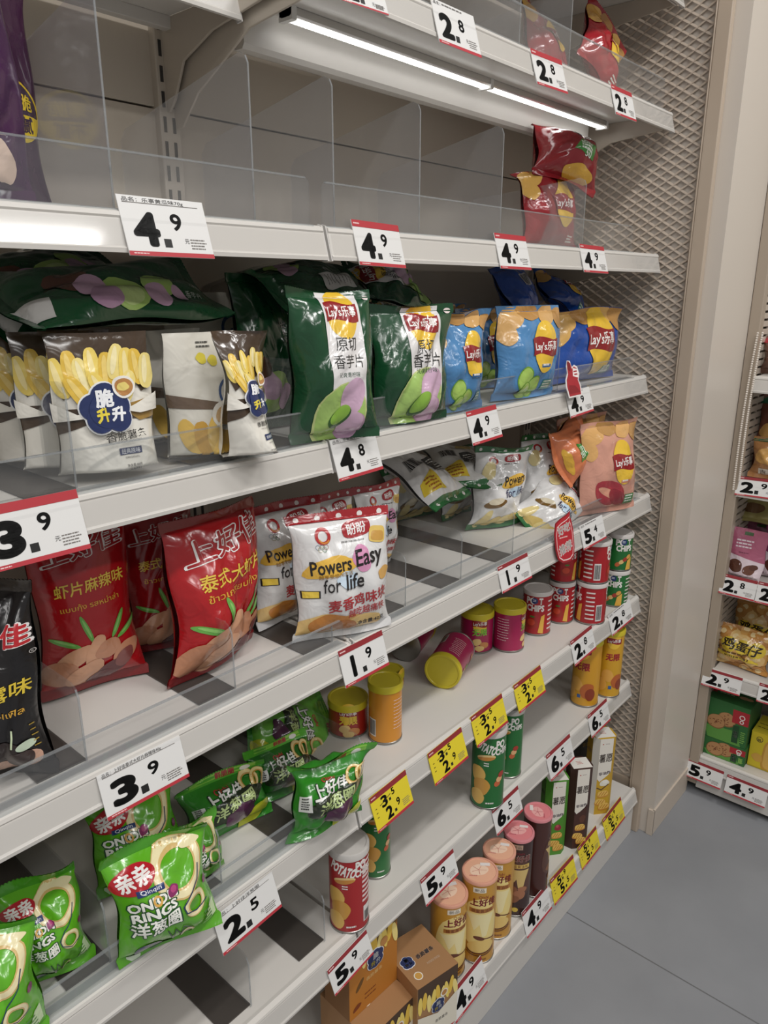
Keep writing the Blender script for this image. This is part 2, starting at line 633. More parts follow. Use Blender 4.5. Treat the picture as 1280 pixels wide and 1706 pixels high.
def price_card(label, bl, br, tl, yf, zb, big, small, style='white', axis=1, big2=None, small2=None, top=False, name=None, group='price cards on the shelf rails'):
    yaw = 0 if axis == 1 else -90
    m = np.array(rot(yaw, -TILT))
    q = np.array([0, yf - .0062, zb]) if axis == 1 else np.array([yf - .0062, 0, zb])     # the sloping front of the rail
    a, b = meet(bl, q, m @ np.array([0, 1, 0])), meet(br, q, m @ np.array([0, 1, 0]))
    W = b[0] - a[0] if axis == 1 else a[1] - b[1]
    H = float(np.dot(meet(tl, a, m @ np.array([0, 1, 0])) - a, m @ np.array([0, 0, 1])))
    mid = (a + b) / 2
    rl = math.degrees(math.atan2(b[2] - a[2], W))
    root = thing('price_card', label, 'price tag', mid, Matrix(m) @ Matrix.Rotation(R(-rl), 3, 'Y'), group)
    bg = {'white': '#dedddb', 'yellow': '#e3cf2e'}[style]
    mb, nor, mats = MB(), [], [mat(bg, 'card')]
    mb.box(-W / 2, W / 2, 0, .0012, 0, H)
    nor.append(np.zeros((8, 3)))
    A = Art(W, H, 'card')
    red = '#b5323c'
    A.rect(red, -.5, 0, .5, .075)
    A.fine('#e3c2c0', -.36, .03, .18, 1, .05, .012, 3)
    ty = .93
    if top:
        A.rect('#8f2a30' if top == 'dark' else '#b02f38', -.5, .85, .5, 1)
        A.fine('#e3c2c0', -.4, .91, .14, 1, .05, .02, 5)
    elif name:
        A.text('#3c3a3a', name, -.1, .93, .05, .7)
        A.line('#77726e', [(-.45, .885), (.42, .885)], .006)
    else:
        A.text('#3c3a3a', '品名：', -.38, .93, .045, .16)
        A.fine('#6a6664', -.02, .92, .5, 1, .05, .018, 7)
    k = '#161616'
    asp = H / W
    if big2:
        A.text(k, big, -.18, .66, .22 * asp / .7, .16, bold=.03)
        A.rect(k, -.06, .56, -.01, .56 + .05 / asp)
        A.text(k, small, .07, .74, .13 * asp / .7, .08, bold=.02)
        A.line(k, [(-.3, .62), (.0, .72)], .012)
        A.text(k, big2, -.12, .29, .24 * asp / .7, .17, bold=.035)
        A.rect(k, .01, .17, .065, .17 + .055 / asp)
        A.text(k, small2, .14, .38, .15 * asp / .7, .085, bold=.02)
        A.fine('#5d541c', -.4, .6, .05, 3, .12, .015, 2)
    else:
        A.text(k, big, -.25, .45, .58 * asp, None if big == '1' else .30, bold=.048)
        A.rect(k, -.075, .16, .01, .16 + .085 / asp)
        A.text(k, small, .115, .60, .29 * asp, .13, bold=.022)
        A.text('#3c3a3a', '元', .2, .28, .05)
    A.fine('#77726e', .34, .3, .2, 4, .05, .012, 9)
    lay_print(mb, nor, mats, A, lambda x, y, o: (np.stack([x, 0 * x - o, y], -1), np.stack([0 * x, 0 * x - 1, 0 * x], -1)), .5, .0003, .00006)
    mb.build('card', mats, root)
    return root
# ================================================================ the room
def grey_floor():
    m = bpy.data.materials.new('grey_vinyl_floor')
    m.use_nodes = True
    nt = m.node_tree
    N, L = nt.nodes.new, nt.links.new
    b = nt.nodes['Principled BSDF']
    tc, n1, n2, cr, sx, mth, cmp_, mx = N('ShaderNodeTexCoord'), N('ShaderNodeTexNoise'), N('ShaderNodeTexNoise'), N('ShaderNodeValToRGB'), N('ShaderNodeSeparateXYZ'), N('ShaderNodeMath'), N('ShaderNodeMath'), N('ShaderNodeMix')
    n1.inputs['Scale'].default_value, n1.inputs['Detail'].default_value = 3.0, 5
    n2.inputs['Scale'].default_value = 60
    cr.color_ramp.elements[0].color, cr.color_ramp.elements[1].color = lin('#84868a'), lin('#94969a')
    cr.color_ramp.elements[0].position, cr.color_ramp.elements[1].position = .3, .7
    L(tc.outputs['Object'], n1.inputs['Vector'])
    L(tc.outputs['Object'], n2.inputs['Vector'])
    L(n1.outputs['Fac'], cr.inputs[0])
    L(tc.outputs['Object'], sx.inputs[0])
    mth.operation, mth.inputs[1].default_value = 'PINGPONG', .6          # sheet joints every 1.2 m
    L(sx.outputs['X'], mth.inputs[0])
    cmp_.operation, cmp_.inputs[1].default_value = 'LESS_THAN', .0016
    L(mth.outputs[0], cmp_.inputs[0])
    mx.data_type = 'RGBA'
    L(cmp_.outputs[0], mx.inputs[0])
    L(cr.outputs[0], mx.inputs[6])
    mx.inputs[7].default_value = lin('#6a6b6d')
    L(mx.outputs[2], b.inputs['Base Color'])
    b.inputs['Roughness'].default_value = .42
    bp = N('ShaderNodeBump')
    bp.inputs['Strength'].default_value, bp.inputs['Distance'].default_value = .08, .002
    L(n2.outputs['Fac'], bp.inputs['Height'])
    L(bp.outputs[0], b.inputs['Normal'])
    return m


fl = MB()
fl.box(-2.4, 3.2, -2.4, 1.1, -.05, 0)
o = struct(fl.build('floor', grey_floor()))
# the floor's own origin sits on the visible sheet joint
o.data.transform(Matrix.Translation((-1.288, 0, 0)))
o.location = (1.288, 0, 0)
wl = MB()
wl.box(-3.5, 2.9, 1.0, 1.1, 0, 3)
struct(wl.build('wall_back', mat('#a79d90', 'matt')))
wl = MB()
wl.box(1.6575, 1.899, .533, 1.0, 0, 3)
struct(wl.build('wall_right', mat('#d0c7bc', 'paint')))
wl = MB()
wl.box(1.653, 1.899, .529, .534, 0, .075)
wl.box(1.6525, 1.658, .529, .545, 0, .075)
struct(wl.build('baseboard_right', mat('#c9bcad', 'paint'), bevel=.001))
m = MB()
m.box(2.32, 2.4, -2.4, 1.0, 0, 3)
struct(m.build('wall_far', mat('#a79d90', 'matt')))

# ================================================================ the shelving run
XS, XR, XL = .647, 1.632, -.34
SURF = {1: 1.686, 2: 1.417, 3: 1.164, 4: .899, 5: .647, 6: .421, 7: .13}
YF = {0: .65, 1: .65, 2: .65, 3: .65, 4: .614, 5: .614, 6: .614, 7: .57}
fr = thing('shelving_frame', 'cream metal wall shelving frame with slotted upright and back panels', 'shelving', (0, 0, 0))
for x0, x1 in ((XL, XS - .001), (XS + .001, XR + .012)):
    for z0, z1 in ((.1, .36), (.362, .62), (.622, .88), (.882, 1.14), (1.142, 1.579), (1.5815, 2.0), (2.002, 2.3)):
        b = MB()
        b.box(x0, x1, .957, .967, z0, z1)
        b.build('back_panel', PANEL, fr, bevel=.0008)
for x in (XS, XL, XR):
    b = MB()
    b.box(x - .016, x + .016, .945, .985, 0, 2.3)
    up_ = b.build('upright', PANEL, fr, bevel=.002)
    b = MB()
    z = .2
    while z < 2.2:
        for dx in (-.009, .005):
            b.box(x + dx - .0022, x + dx + .0022, .9442, .946, z, z + .019)
        z += .03
    b.build('slots', mat('#3a3734', 'matt'), up_)

DARK = mat('#35322f', 'paint')


def shelf(label, x0, x1, zs, yf, yb=.938, rail=True, loc=None, yaw=0, brackets=(1, 1), h=.036, drop=.07, group='shelf boards', seam=True):
    """Local axes: x along the shelf, y back, z up from the board's top."""
    L, D = x1 - x0, yb - yf
    r = thing('shelf', label, 'shelf', loc if loc else (x0, yf, zs), rot(yaw), group)
    b = MB()
    b.box(.001, L - .001, .011, D, -.003, 0)
    b.box(.001, L - .001, D - .014, D, -.018, -.003)
    b.box(.001, L - .001, .012, .016, -.03, -.003)
    b.build('board', WHITE, r, bevel=.0008)
    if rail:
        b = MB()
        b.prism([(.011, .002), (.0045, -.0005), (.0035, -.004), (.0045, -.006), (-.0015, -h + .006), (-.0035, -h + .004), (-.003, -h), (.002, -h), (.0095, -.006), (.016, -.003), (.016, .001)], .002, L - .002)
        pr = b.build('price_rail', WHITE, r)
        b = MB()
        b.prism([(.003, -.006), (-.0032, -h + .005), (-.004, -h + .005), (.0022, -.006)], .004, L - .004)
        b.build('rail_cover', COVER, pr)
        for x in (0, L - .0022):
            b = MB()
            b.prism([(.0135, .004), (.0072, .002), (-.0032, -h - .001), (.006, -h - .002), (.018, -.012)], x, x + .0022)
            b.build('end_cap', mat('#c9c6c2', 'plastic'), pr)
    for s, x in zip(brackets, (.004, L - .0075)):
        if s:
            b = MB()
            b.prism([(D + .004, -.003), (D + .004, -drop - .03), (D - .012, -drop - .03), (D - .05, -drop + .005), (D * .45, -.042), (.02, -.03), (.02, -.004)], x, x + .0032)
            b.build('bracket', PANEL, r, bevel=.0008)
    return r


NAMES = {1: 'top', 2: 'second', 3: 'third', 4: 'fourth', 5: 'fifth', 6: 'sixth'}
shelf('partly cut off white shelf above the red crisp bags, at the top edge', XS + .001, XR, 1.905, .655, brackets=(1, 1))
top_shelf = shelf('white shelf with an LED strip under it, holding two small red bags', XS + .001, XR, SURF[1], YF[1], drop=.10)
b = MB()
b.prism([(.172, -.003), (.172, -.044), (.176, -.050), (.19, -.050), (.194, -.044), (.194, -.003)], .03, XR - XS - .03)
b.build('support_beam', WHITE, top_shelf)
shelf('narrow white shelf over the purple bags, top left, on a curved bracket', XL, XS - .002, SURF[1], .785, rail=True, drop=.10, brackets=(0, 0))
big = MB()                # the wide curved arm at the seam
big.prism([(.952, 1.683), (.952, 1.575), (.938, 1.575), (.925, 1.585), (.90, 1.625), (.84, 1.647), (.70, 1.667), (.665, 1.671), (.665, 1.683)], XS + .018, XS + .0215)
br_ = MB()
br_.prism([(.951, 1.683), (.951, 1.575), (.94, 1.575), (.927, 1.587), (.902, 1.629), (.84, 1.651), (.70, 1.670), (.665, 1.673), (.665, 1.683)], XS - .004, XS + .0)
br_.build('bracket_arm', PANEL, top_shelf, bevel=.001).matrix_world = Matrix.Identity(4)

LBL = {2: ('second shelf from the top, left bay, with purple bags', 'second shelf from the top, right bay, nearly empty with two red bags'),
       3: ('third shelf left bay, white with cream potato stick pouches', 'third shelf right bay, white with green and blue crisp bags'),
       4: ('fourth shelf left bay, white with red and black prawn cracker bags', 'fourth shelf right bay, white with white and pink snack bags'),
       5: ('fifth shelf left bay, white with green onion ring bags', 'fifth shelf right bay, pale with pink and red crisp cans'),
       6: ('sixth shelf left bay, empty white with dark strips', 'sixth shelf right bay, white with a few tall tubes')}
for k in (2, 3, 4, 5, 6):
    shelf('white metal ' + LBL[k][0], XL, XS - .002, SURF[k], YF[k])
    shelf('white metal ' + LBL[k][1], XS + .002, XR, SURF[k], YF[k])
base = shelf('deep white bottom shelf with tubes and cracker boxes', XL, XR, SURF[7], YF[7], brackets=(0, 0), h=.034)
b = MB()
b.prism([(.006, -.032), (.006, -.13), (.03, -.13), (.03, -.012), (.012, -.012)], 0, XR - XL)
b.build('kick_plate', WHITE, base, bevel=.001)
b = MB()
b.box(0, XR - XL, .04, .37, -.13, -.035)
b.build('plinth', WHITE, base)
# LED strip
led = thing('led_strip_light', 'lit white LED strip fixed under the top shelf', 'light', (XS + .072, .79, 1.672))
LL = .885
b = MB()
b.prism([(-.011, .0105), (-.011, .002), (-.007, .0), (.007, .0), (.011, .002), (.011, .0105)], 0, LL)
hs = b.build('housing', mat('#c9c8c5', 'metal'), led)
b = MB()
b.box(.004, LL - .004, -.0062, .0062, -.0022, -.0002)
b.build('diffuser', glow('led_glow', (1, .99, .97, 1), 5.0), led)
b = MB()
for i in range(150):
    x = .006 + i * (LL - .012) / 149
    b.box(x - .0004, x + .0004, -.0064, .0064, -.0028, -.0022)
b.build('lens_ribs', mat('#bdbcba', 'plastic'), led)
for x in (0, LL / 2, LL - .008):
    b = MB()
    b.box(x, x + .008, -.0125, .0125, -.004, .011)
    b.build('clip', mat('#e0dfdc', 'plastic'), hs)

# clear guards along the front edges
def fence(label, x0, x1, zs, yf, h, cut=.0, dy=.013):
    r = thing('front_guard', label, 'shelf guard', (x0, yf + dy, zs + .0005), None, 'clear plastic guards along the shelf fronts')
    L = x1 - x0
    b = MB()
    c = .008
    b.prism([(0, 0), (L, 0), (L, h - c), (L - c * .3, h - c * .3), (L - c, h), (c, h), (c * .3, h - c * .3), (0, h - c)], 0, .0022, 1)
    sh = b.build('sheet', CLEAR, r)
    b = MB()
    b.box(.006, L - .006, -.0004, .0026, h - .0016, h + .0002)
    b.build('top_edge', CLEAR_EDGE, sh)
    b = MB()
    b.box(0, L, -.006, .012, 0, .0018)
    b.build('foot', CLEAR_EDGE, r)
    return r


fence('clear guard in front of the two small red bags under the top edge', XS + .012, XR - .03, SURF[1], YF[1], .055)
fence('clear guard in front of the purple bags', XL + .01, XS - .016, SURF[2], YF[2], .052)
fence('clear guard on the nearly empty second shelf, right of the seam', XS + .004, XR - .12, SURF[2], YF[2], .05)
fence('clear guard in front of the potato stick pouches', XL + .01, XS - .01, SURF[3], YF[3], .042)
fence('clear guard in front of the green and blue crisp bags', XS + .006, XR - .06, SURF[3], YF[3], .045)
fence('clear guard in front of the red and black prawn cracker bags', XL + .01, XS - .01, SURF[4], YF[4], .036)
fence('clear guard in front of the white and pink snack bags', XS + .006, XR - .05, SURF[4], YF[4], .04)
fence('clear guard in front of the green onion ring bags', XL + .01, XS - .01, SURF[5], YF[5], .034)


def divider(label, x, zs, yf, yb=.93, h0=.085, h1=None, foot='dark', cut=.0):
    h1 = h0 if h1 is None else h1
    D = yb - yf
    r = thing('shelf_divider', label, 'shelf divider', (x, yf, zs + .0024), None, 'clear dividers standing across the shelves')
    b = MB()
    c = .012
    b.prism([(0, 0), (D, 0), (D, h1 - c), (D - c, h1), (cut + c, h0), (cut + c * .3, h0 - c * .35), (0, h0 - c - cut)], -.001, .001)
    sh = b.build('sheet', HAZY if foot != 'dark' else CLEAR, r)
    b = MB()
    b.prism([(-.0002, .0), (-.0002, h0 - c - cut), (cut + c * .3, h0 - c * .35), (cut + c * .3 + .0008, h0 - c * .35 - .0004), (.0006, h0 - c - cut), (.0006, 0)], -.001, .001)
    b.build('front_edge', CLEAR_EDGE, sh)
    b = MB()
    if foot == 'dark':
        b.box(-.048, .0015, .004, D, -.002, -.0004)
        b.build('foot_strip', mat('#47423e', 'plastic'), r)
    else:
        b.box(-.03, .001, .0, D, -.002, -.0004)
        b.build('foot_strip', CLEAR_EDGE, r)
    return r


def div_at(label, px, k, **kw):
    p = on(px, 1, YF[k] + .03)
    return divider(label, p[0], SURF[k] if k < 8 else 0, YF[k] + .026, **kw)


for lab, px, h0, h1 in (('tall clear divider reflecting the purple bag', (185, 330), .185, .14), ('tall clear divider right of the seam on the nearly empty second shelf', (420, 340), .165, .12),
                        ('second clear divider from the seam on the nearly empty second shelf', (553, 350), .165, .12), ('third clear divider from the seam on the nearly empty second shelf', (695, 360), .165, .12),
                        ('clear divider left of the red crisp bags, behind a 4.9 card', (830, 380), .165, .12), ('clear divider right in front of the lower red crisp bag', (968, 395), .12, .10)):
    div_at(lab, px, 2, h0=h0, h1=h1, foot='clear')
for lab, px in (('clear divider left of the smaller red bag on the top shelf', (862, 60)), ('clear divider between the two red bags on the top shelf', (945, 100))):
    div_at(lab, px, 1, h0=.12, h1=.1, foot='clear')
for lab, px in (('clear divider in front of the foremost potato stick pouch', (128, 840)), ('clear divider in front of the twisted potato stick pouch', (380, 780)), ('clear divider left of the front green taro bag', (508, 760)), ('clear divider between the green taro bags', (650, 715)),
                ('clear divider between green and light blue bags', (735, 700)), ('clear divider left of the dark blue bags', (925, 655))):
    div_at(lab, px, 3, h0=.10)
for lab, px in (('clear divider beside the black bag', (150, 1330)), ('clear divider in front of the leaning red prawn bag', (392, 1195)), ('clear divider across the front of the white and red snack bag', (551, 1105)),
                ('clear divider on the empty white board, nearest the white and red snack bags', (672, 1035)), ('second clear divider on the empty white board, by the 1.9 card', (764, 985)), ('clear divider under the fallen white snack bag', (850, 935)), ('clear divider in front of the pink lips bag', (1000, 870))):
    div_at(lab, px, 4, h0=.082)
for lab, px in (('clear divider left of the front onion ring bag, with dark foot', (190, 1665)), ('clear divider between onion ring bags and round-ring bags', (371, 1530)), ('clear divider in front of the leaning green bag', (508, 1430)), ('clear divider beside the end of the fifth shelf, left bay', (600, 1385))):
    div_at(lab, px, 5, h0=.082)
for lab, px in (('clear divider on the empty sixth shelf, nearest the camera', (418, 1706)), ('clear divider left of the red tall tube', (540, 1620))):
    div_at(lab, px, 6, h0=.085)

# expanded metal end panel
mp = thing('mesh_end_panel', 'cream expanded-metal mesh end panel at the right end of the shelving', 'mesh panel', (1.652, .57, 0))
b = MB()
b.box(-.012, .005, -.006, .022, 0, 2.25)
b.box(-.012, .006, .022, .026, .0, 2.25)
b.build('front_post', mat('#b8a896', 'paint'), mp, bevel=.002)
b = MB()
b.box(-.003, .004, .02, .40, .0, .14)
b.build('bottom_rail', mat('#b8a896', 'paint'), mp)
b = MB()
cw, ch, wd = .031, .0195, .0040
ny, nz = 12, int(2.08 / ch)
for i in range(ny):
    for j in range(nz):
        y0, z0 = .03 + i * cw, .15 + j * ch
        for (a, c) in (((y0, z0 + ch / 2), (y0 + cw / 2, z0 + ch)), ((y0 + cw / 2, z0 + ch), (y0 + cw, z0 + ch / 2)), ((y0 + cw, z0 + ch / 2), (y0 + cw / 2, z0)), ((y0 + cw / 2, z0), (y0, z0 + ch / 2))):
            d = np.array(c) - np.array(a)
            n = np.array((-d[1], d[0])) / np.linalg.norm(d) * wd / 2
            n = n if n[1] > 0 else -n
            q = [np.array(a) + n, np.array(a) - n, np.array(c) - n, np.array(c) + n]
            b.add([(.0003, *q[0]), (-.0011, *q[1]), (-.0011, *q[2]), (.0003, *q[3]), (.0019, *q[0]), (.0005, *q[1]), (.0005, *q[2]), (.0019, *q[3])], [(0, 1, 2, 3), (7, 6, 5, 4), (0, 4, 5, 1), (3, 2, 6, 7)])
b.build('mesh', mat('#c2b3a3', 'paint'), mp)
# ================================================================ what the packs look like
def chips(a, c, spots, seed=0, shade=None):
    for i, (x, y, r, q, ang) in enumerate(spots):
        a.ell(c if i % 2 == 0 or not shade else shade, x, y, r, r * q, ang, .05, seed + i)


def art_lays(chip, low, word, green='#4d9a44'):
    def f(a):
        chips(a, chip, [(-.34, .86, .17, .7, 20), (-.08, .93, .16, .6, -10), (.2, .9, .15, .7, 30), (.42, .86, .12, .9, 0), (-.40, .70, .10, 1.2, 10)], 3, '#b98a4c')
        if low == 'lime':
            for x, y, r, q in ((-.16, .22, .12, 20), (.0, .13, .11, -35), (-.12, .09, .09, 10)):
                a.ell('#6f9f35', x, y, r, r * 1.1, q)
                a.ell('#a9cb62', x, y, r * .88, r * .97, q)
            a.ell('#c3dc84', x + .01, y, r * .6, r * .68, q)
        if low == 'lips':
            a.ell('#a8353f', -.1, .24, .25, .15, -25, .06, 2)
            a.ell('#d89a80', -.1, .23, .2, .05, -25)
            a.ell('#8f2833', .05, .17, .17, .09, -30, .06, 4)
        a.lays(.12, .55, .19, 1.15)
        if word:
            a.rect('#2f5d8e' if low == 'lime' else '#c77f6a', .05, .33, .22, .365)
            a.fine('#e8e4de', .135, .348, .13, 1, .05, .02)
        a.rect(green, .18, .08, .36, .19)
        a.fine('#e4ece0', .27, .165, .15, 3, .03, .016, 4)
    return f


def art_taro(a):
    a.tf = (np.eye(2), np.array([-.07 * a.W, 0]))
    a.rect('#e4e1e0', -.07, .22, .38, .985)
    a.ell('#c5d08a', .07, .17, .30, .36, -28, .03, 5)
    a.ell('#a8c96e', .07, .18, .275, .33, -28, .03, 5)
    a.ell('#d3b0c8', .2, .31, .14, .2, -20, .05, 1)
    a.ell('#bf97b3', .2, .10, .16, .15, 10, .05, 2)
    a.ell('#d3b0c8', .18, .12, .145, .13, 10, .05, 2)
    a.ell('#345f22', .05, .175, .15, .085, 35)
    a.ell('#8cb845', .055, .19, .135, .07, 35)
    a.lays(.15, .84, .18, 1.1)
    a.text('#2b2b29', '原切', .14, .645, .13, .25, bold=.004)
    a.text('#2b2b29', '香芋片', .15, .535, .13, .38, bold=.004)
    a.text('#3f5a48', '沁爽青柠味', .14, .45, .05, .27)
    a.fine('#cfd6cc', -.44, .55, .03, 14, .02, .02, 3)
    a.ell('#e7d9d6', .5, .94, .04, .025)


def art_taro_back(a):
    a.rect('#d8d6d4', .10, .45, .32, .8)
    a.fine('#6d6a68', .21, .74, .16, 8, .035, .014, 3)
    a.ell('#a8c96e', -.2, .25, .2, .2, 20, .05, 3)
    a.ell('#c5a3ba', -.3, .3, .13, .15, 40, .05, 5)
    a.ell('#c5a3ba', -.06, .22, .12, .12, 0, .05, 6)
    a.ell('#5a3a28', -.36, .42, .08, .12, 30, .1, 3)
    a.text('#cfcac6', '香芋片', .0, .62, .06, .2, 90)


def art_taro_lying(a):
    a.ell('#a8c96e', .24, .47, .19, .24, 0, .05, 3)
    a.ell('#c2d890', .26, .47, .13, .17, 0, .05, 3)
    a.ell('#5a3526', .02, .26, .16, .2, 30, .1, 3)
    a.ell('#caa6c0', .14, .33, .14, .17, 10, .06, 5)
    a.ell('#b48fab', .3, .36, .13, .15, 10, .06, 6)
    a.ell('#a8c96e', .12, .66, .15, .19, 20, .05, 7)
    a.ell('#caa6c0', .26, .63, .13, .15, -10, .06, 8)
    a.ell('#caa6c0', .24, .75, .09, .07, 40, .06, 8)
    a.text('#b9bdb6', '香芋片', .22, .84, .07, .2, 90)
    a.text('#b9bdb6', '沁爽青柠味', .1, .9, .05, .24, 90)
    a.poly('#cfcdca', [(.1, .02), (.4, .04), (.4, .12), (.2, .14)])


def prawn(a, l1, l2, th, big=.2):
    a.text('#e9e4e2', '上好佳', .02, .82, big, .84, 8, .05, .1)
    a.text('#9c1c22', '上好佳', .02, .82, big * .93, .79, 8, .014, .1)
    a.text('#e3c24c', l1, .03, .625, .125, .72, 4, .012, .12)
    a.text('#d8a53c', th, .0, .52, .075, .6, 3, .008)
    for x, y, q in ((-.3, .33, 160), (-.08, .39, 110), (.25, .38, 60), (.36, .34, 30)):
        a.ell('#67a94a', x, y, .15, .028, q)
        a.ell('#8cc56a', x, y + .005, .1, .012, q)
    chips(a, '#cf9a78', [(-.22, .24, .2, .42, 30), (-.34, .15, .17, .8, 10), (-.02, .26, .17, .5, 60), (.12, .25, .14, .7, 10), (-.12, .13, .2, .6, 20), (.3, .2, .16, .6, 40)], 11, '#b98162')
    chips(a, '#5b2328', [(.14, .12, .16, .5, 15), (.28, .17, .12, .6, 40), (.02, .08, .14, .5, 5)], 21, '#7c4440')


def art_prawn_a(a):
    prawn(a, '虾片麻辣味', '', 'แบบกุ้ง รสหม่าล่า')


def art_prawn_b(a):
    prawn(a, '泰式大虾片', '', 'ข้าวเกรียบกุ้ง')


def art_black(a):
    a.text('#e9e4e2', '上好佳', .06, .74, .24, .86, 6, .06, .1)
    a.text('#b3242c', '上好佳', .06, .74, .225, .81, 6, .03, .1)
    a.ring('#bdb8b4', .465, .665, .022, .005)
    a.text('#bdb8b4', 'R', .465, .665, .02)
    a.text('#e0c440', '松露味', .16, .50, .16, .58, 5, .012, .12)
    a.text('#d8a53c', 'เห็ดทรัฟเฟิล', .1, .39, .08, .56, 4, .008)
    chips(a, '#caa08a', [(-.1, .16, .18, .6, 20), (.3, .13, .14, .7, -20), (.08, .11, .2, .4, 0)], 5)
    chips(a, '#2c1f1d', [(.1, .2, .17, .7, 10), (.25, .14, .12, .9, 30)], 8, '#3c2b28')
    a.ell('#c9d8c0', .33, .21, .08, .05)
    a.line('#d9e8c0', [(.22, .22), (.24, .27), (.25, .31)], .015)
    a.fine('#b99a3a', .42, .3, .06, 5, .03, .012)


def powers(a, main, dots):
    band = '#a3262c' if main == 'red' else '#2f6a3c'
    a.rect(band, -.5, .925, .5, .99)
    for i in range(5):
        a.ell('#e6e2de', -.4 + .2 * i, .957, .026)
    a.ring('#b52a2c', -.2, .83, .075, .03)
    a.ring('#d88a3a', -.19, .825, .06, .015, part=(200, 330))
    for i, c in enumerate(('#8c9aa8', '#777777', '#a87a78', '#a8a07a', '#7a9a80')):
        a.ring(c, -.262 + .04 * i if i < 3 else -.242 + .04 * (i - 3), .755 if i < 3 else .738, .024, .005, n=16)
    a.ell('#a3262c', .14, .86, .15, .07, 5, 0, 0, 28, 3)
    a.text('#f0ecea', '盼盼', .14, .86, .09, .2, 4, .02)
    a.fine('#6a6866', .12, .775, .3, 1, .02, .014)


def art_powers_red(a):
    powers(a, 'red', 0)
    a.ell('#e0c069', .36, .80, .09, .075, -8, .03, 3, k=4)
    a.ell('#c99a4c', .36, .79, .07, .045, -8, .03, 3, k=4)
    a.ell('#e9bb4d', -.16, .605, .24, .1, 8, .12, 3)
    a.ell('#d793b8', .16, .645, .1, .12, 5, .1, 5)
    a.ell('#cfe0ee', -.0, .5, .12, .08, 0, .1, 5)
    a.text('#24201f', 'Powers', -.16, .615, .13, .40, 5, .016, .05)
    a.text('#24201f', 'Easy', .24, .64, .2, .3, 4, .016, .05)
    a.text('#a0762a', '越享受悠闲生活', -.12, .545, .04, .34, 4, .006)
    a.text('#24201f', 'for', -.17, .47, .13, .16, 5, .006, .1)
    a.text('#24201f', 'life', .07, .485, .15, .2, 3, .014, .1)
    chips(a, '#e3c07c', [(-.3, .15, .25, .4, 10), (-.1, .13, .25, .4, 8), (.15, .12, .24, .35, 5)], 3, '#d0a460')
    chips(a, '#c4813c', [(-.2, .16, .2, .45, 10), (-.02, .12, .13, .5, -10)], 9, '#b46f30')
    a.ell('#d9a95f', .41, .5, .07, .06, 0, .1, 2)
    a.text('#b23034', '麦香鸡味块', .12, .325, .13, .66, 6, .018)
    a.text('#b23034', '越吃越痛快', .2, .235, .085, .42, 4, .012)
    a.rect('#2e2a29', -.46, .37, -.28, .43)
    a.rect('#f0d050', -.445, .375, -.295, .425)
    a.text('#24201f', '净含量:40克', .26, .12, .055, .3, 4, .012)


def art_powers_green(a):
    powers(a, 'green', 0)
    a.ell('#e4d49a', -.28, .72, .1, .15, -20, .05, 3)
    a.ell('#e9bb4d', .17, .58, .23, .11, 8, .1, 3)
    a.text('#24201f', 'Powers', .17, .6, .15, .42, 6, .018, .05)
    a.text('#a0762a', '越享受悠闲生活', .2, .53, .04, .3, 4, .006)
    a.ell('#bcd3e6', .2, .45, .14, .08, 0, .1, 5)
    a.text('#3c3a58', 'for life', .2, .45, .13, .4, 4, .014, .1)
    a.ell('#77592c', -.17, .33, .2, .06, 8)
    a.ell('#d8cdb4', -.17, .36, .13, .05, 8)
    chips(a, '#e2cf90', [(-.3, .14, .16, .5, 60), (-.12, .10, .16, .4, 20), (.1, .1, .16, .45, 10), (.3, .12, .14, .5, -10)], 4, '#d4bb70')
    a.rect('#2f6a3c', -.42, .0, .5, .03)


def art_powers_green_back(a):
    a.rect('#2f6a3c', -.5, .89, .5, .99)
    for i in range(4):
        a.ell('#e6e2de', -.36 + .24 * i, .945, .028)
    a.poly('#e2c53c', [(.05, .58), (.42, .68), (.46, .8), (.0, .84)])
    a.fine('#a5601e', .24, .78, .3, 4, .04, .022, 2)
    a.rect('#3c3c3a', -.42, .42, .0, .62)
    a.fine('#e2e0dc', -.21, .6, .34, 5, .035, .018, 5)
    a.bars('#2e2c2b', .22, .42, .3, .14, 12)
    a.ell('#dcc47e', -.22, .22, .16, .12, 20, .1, 3)


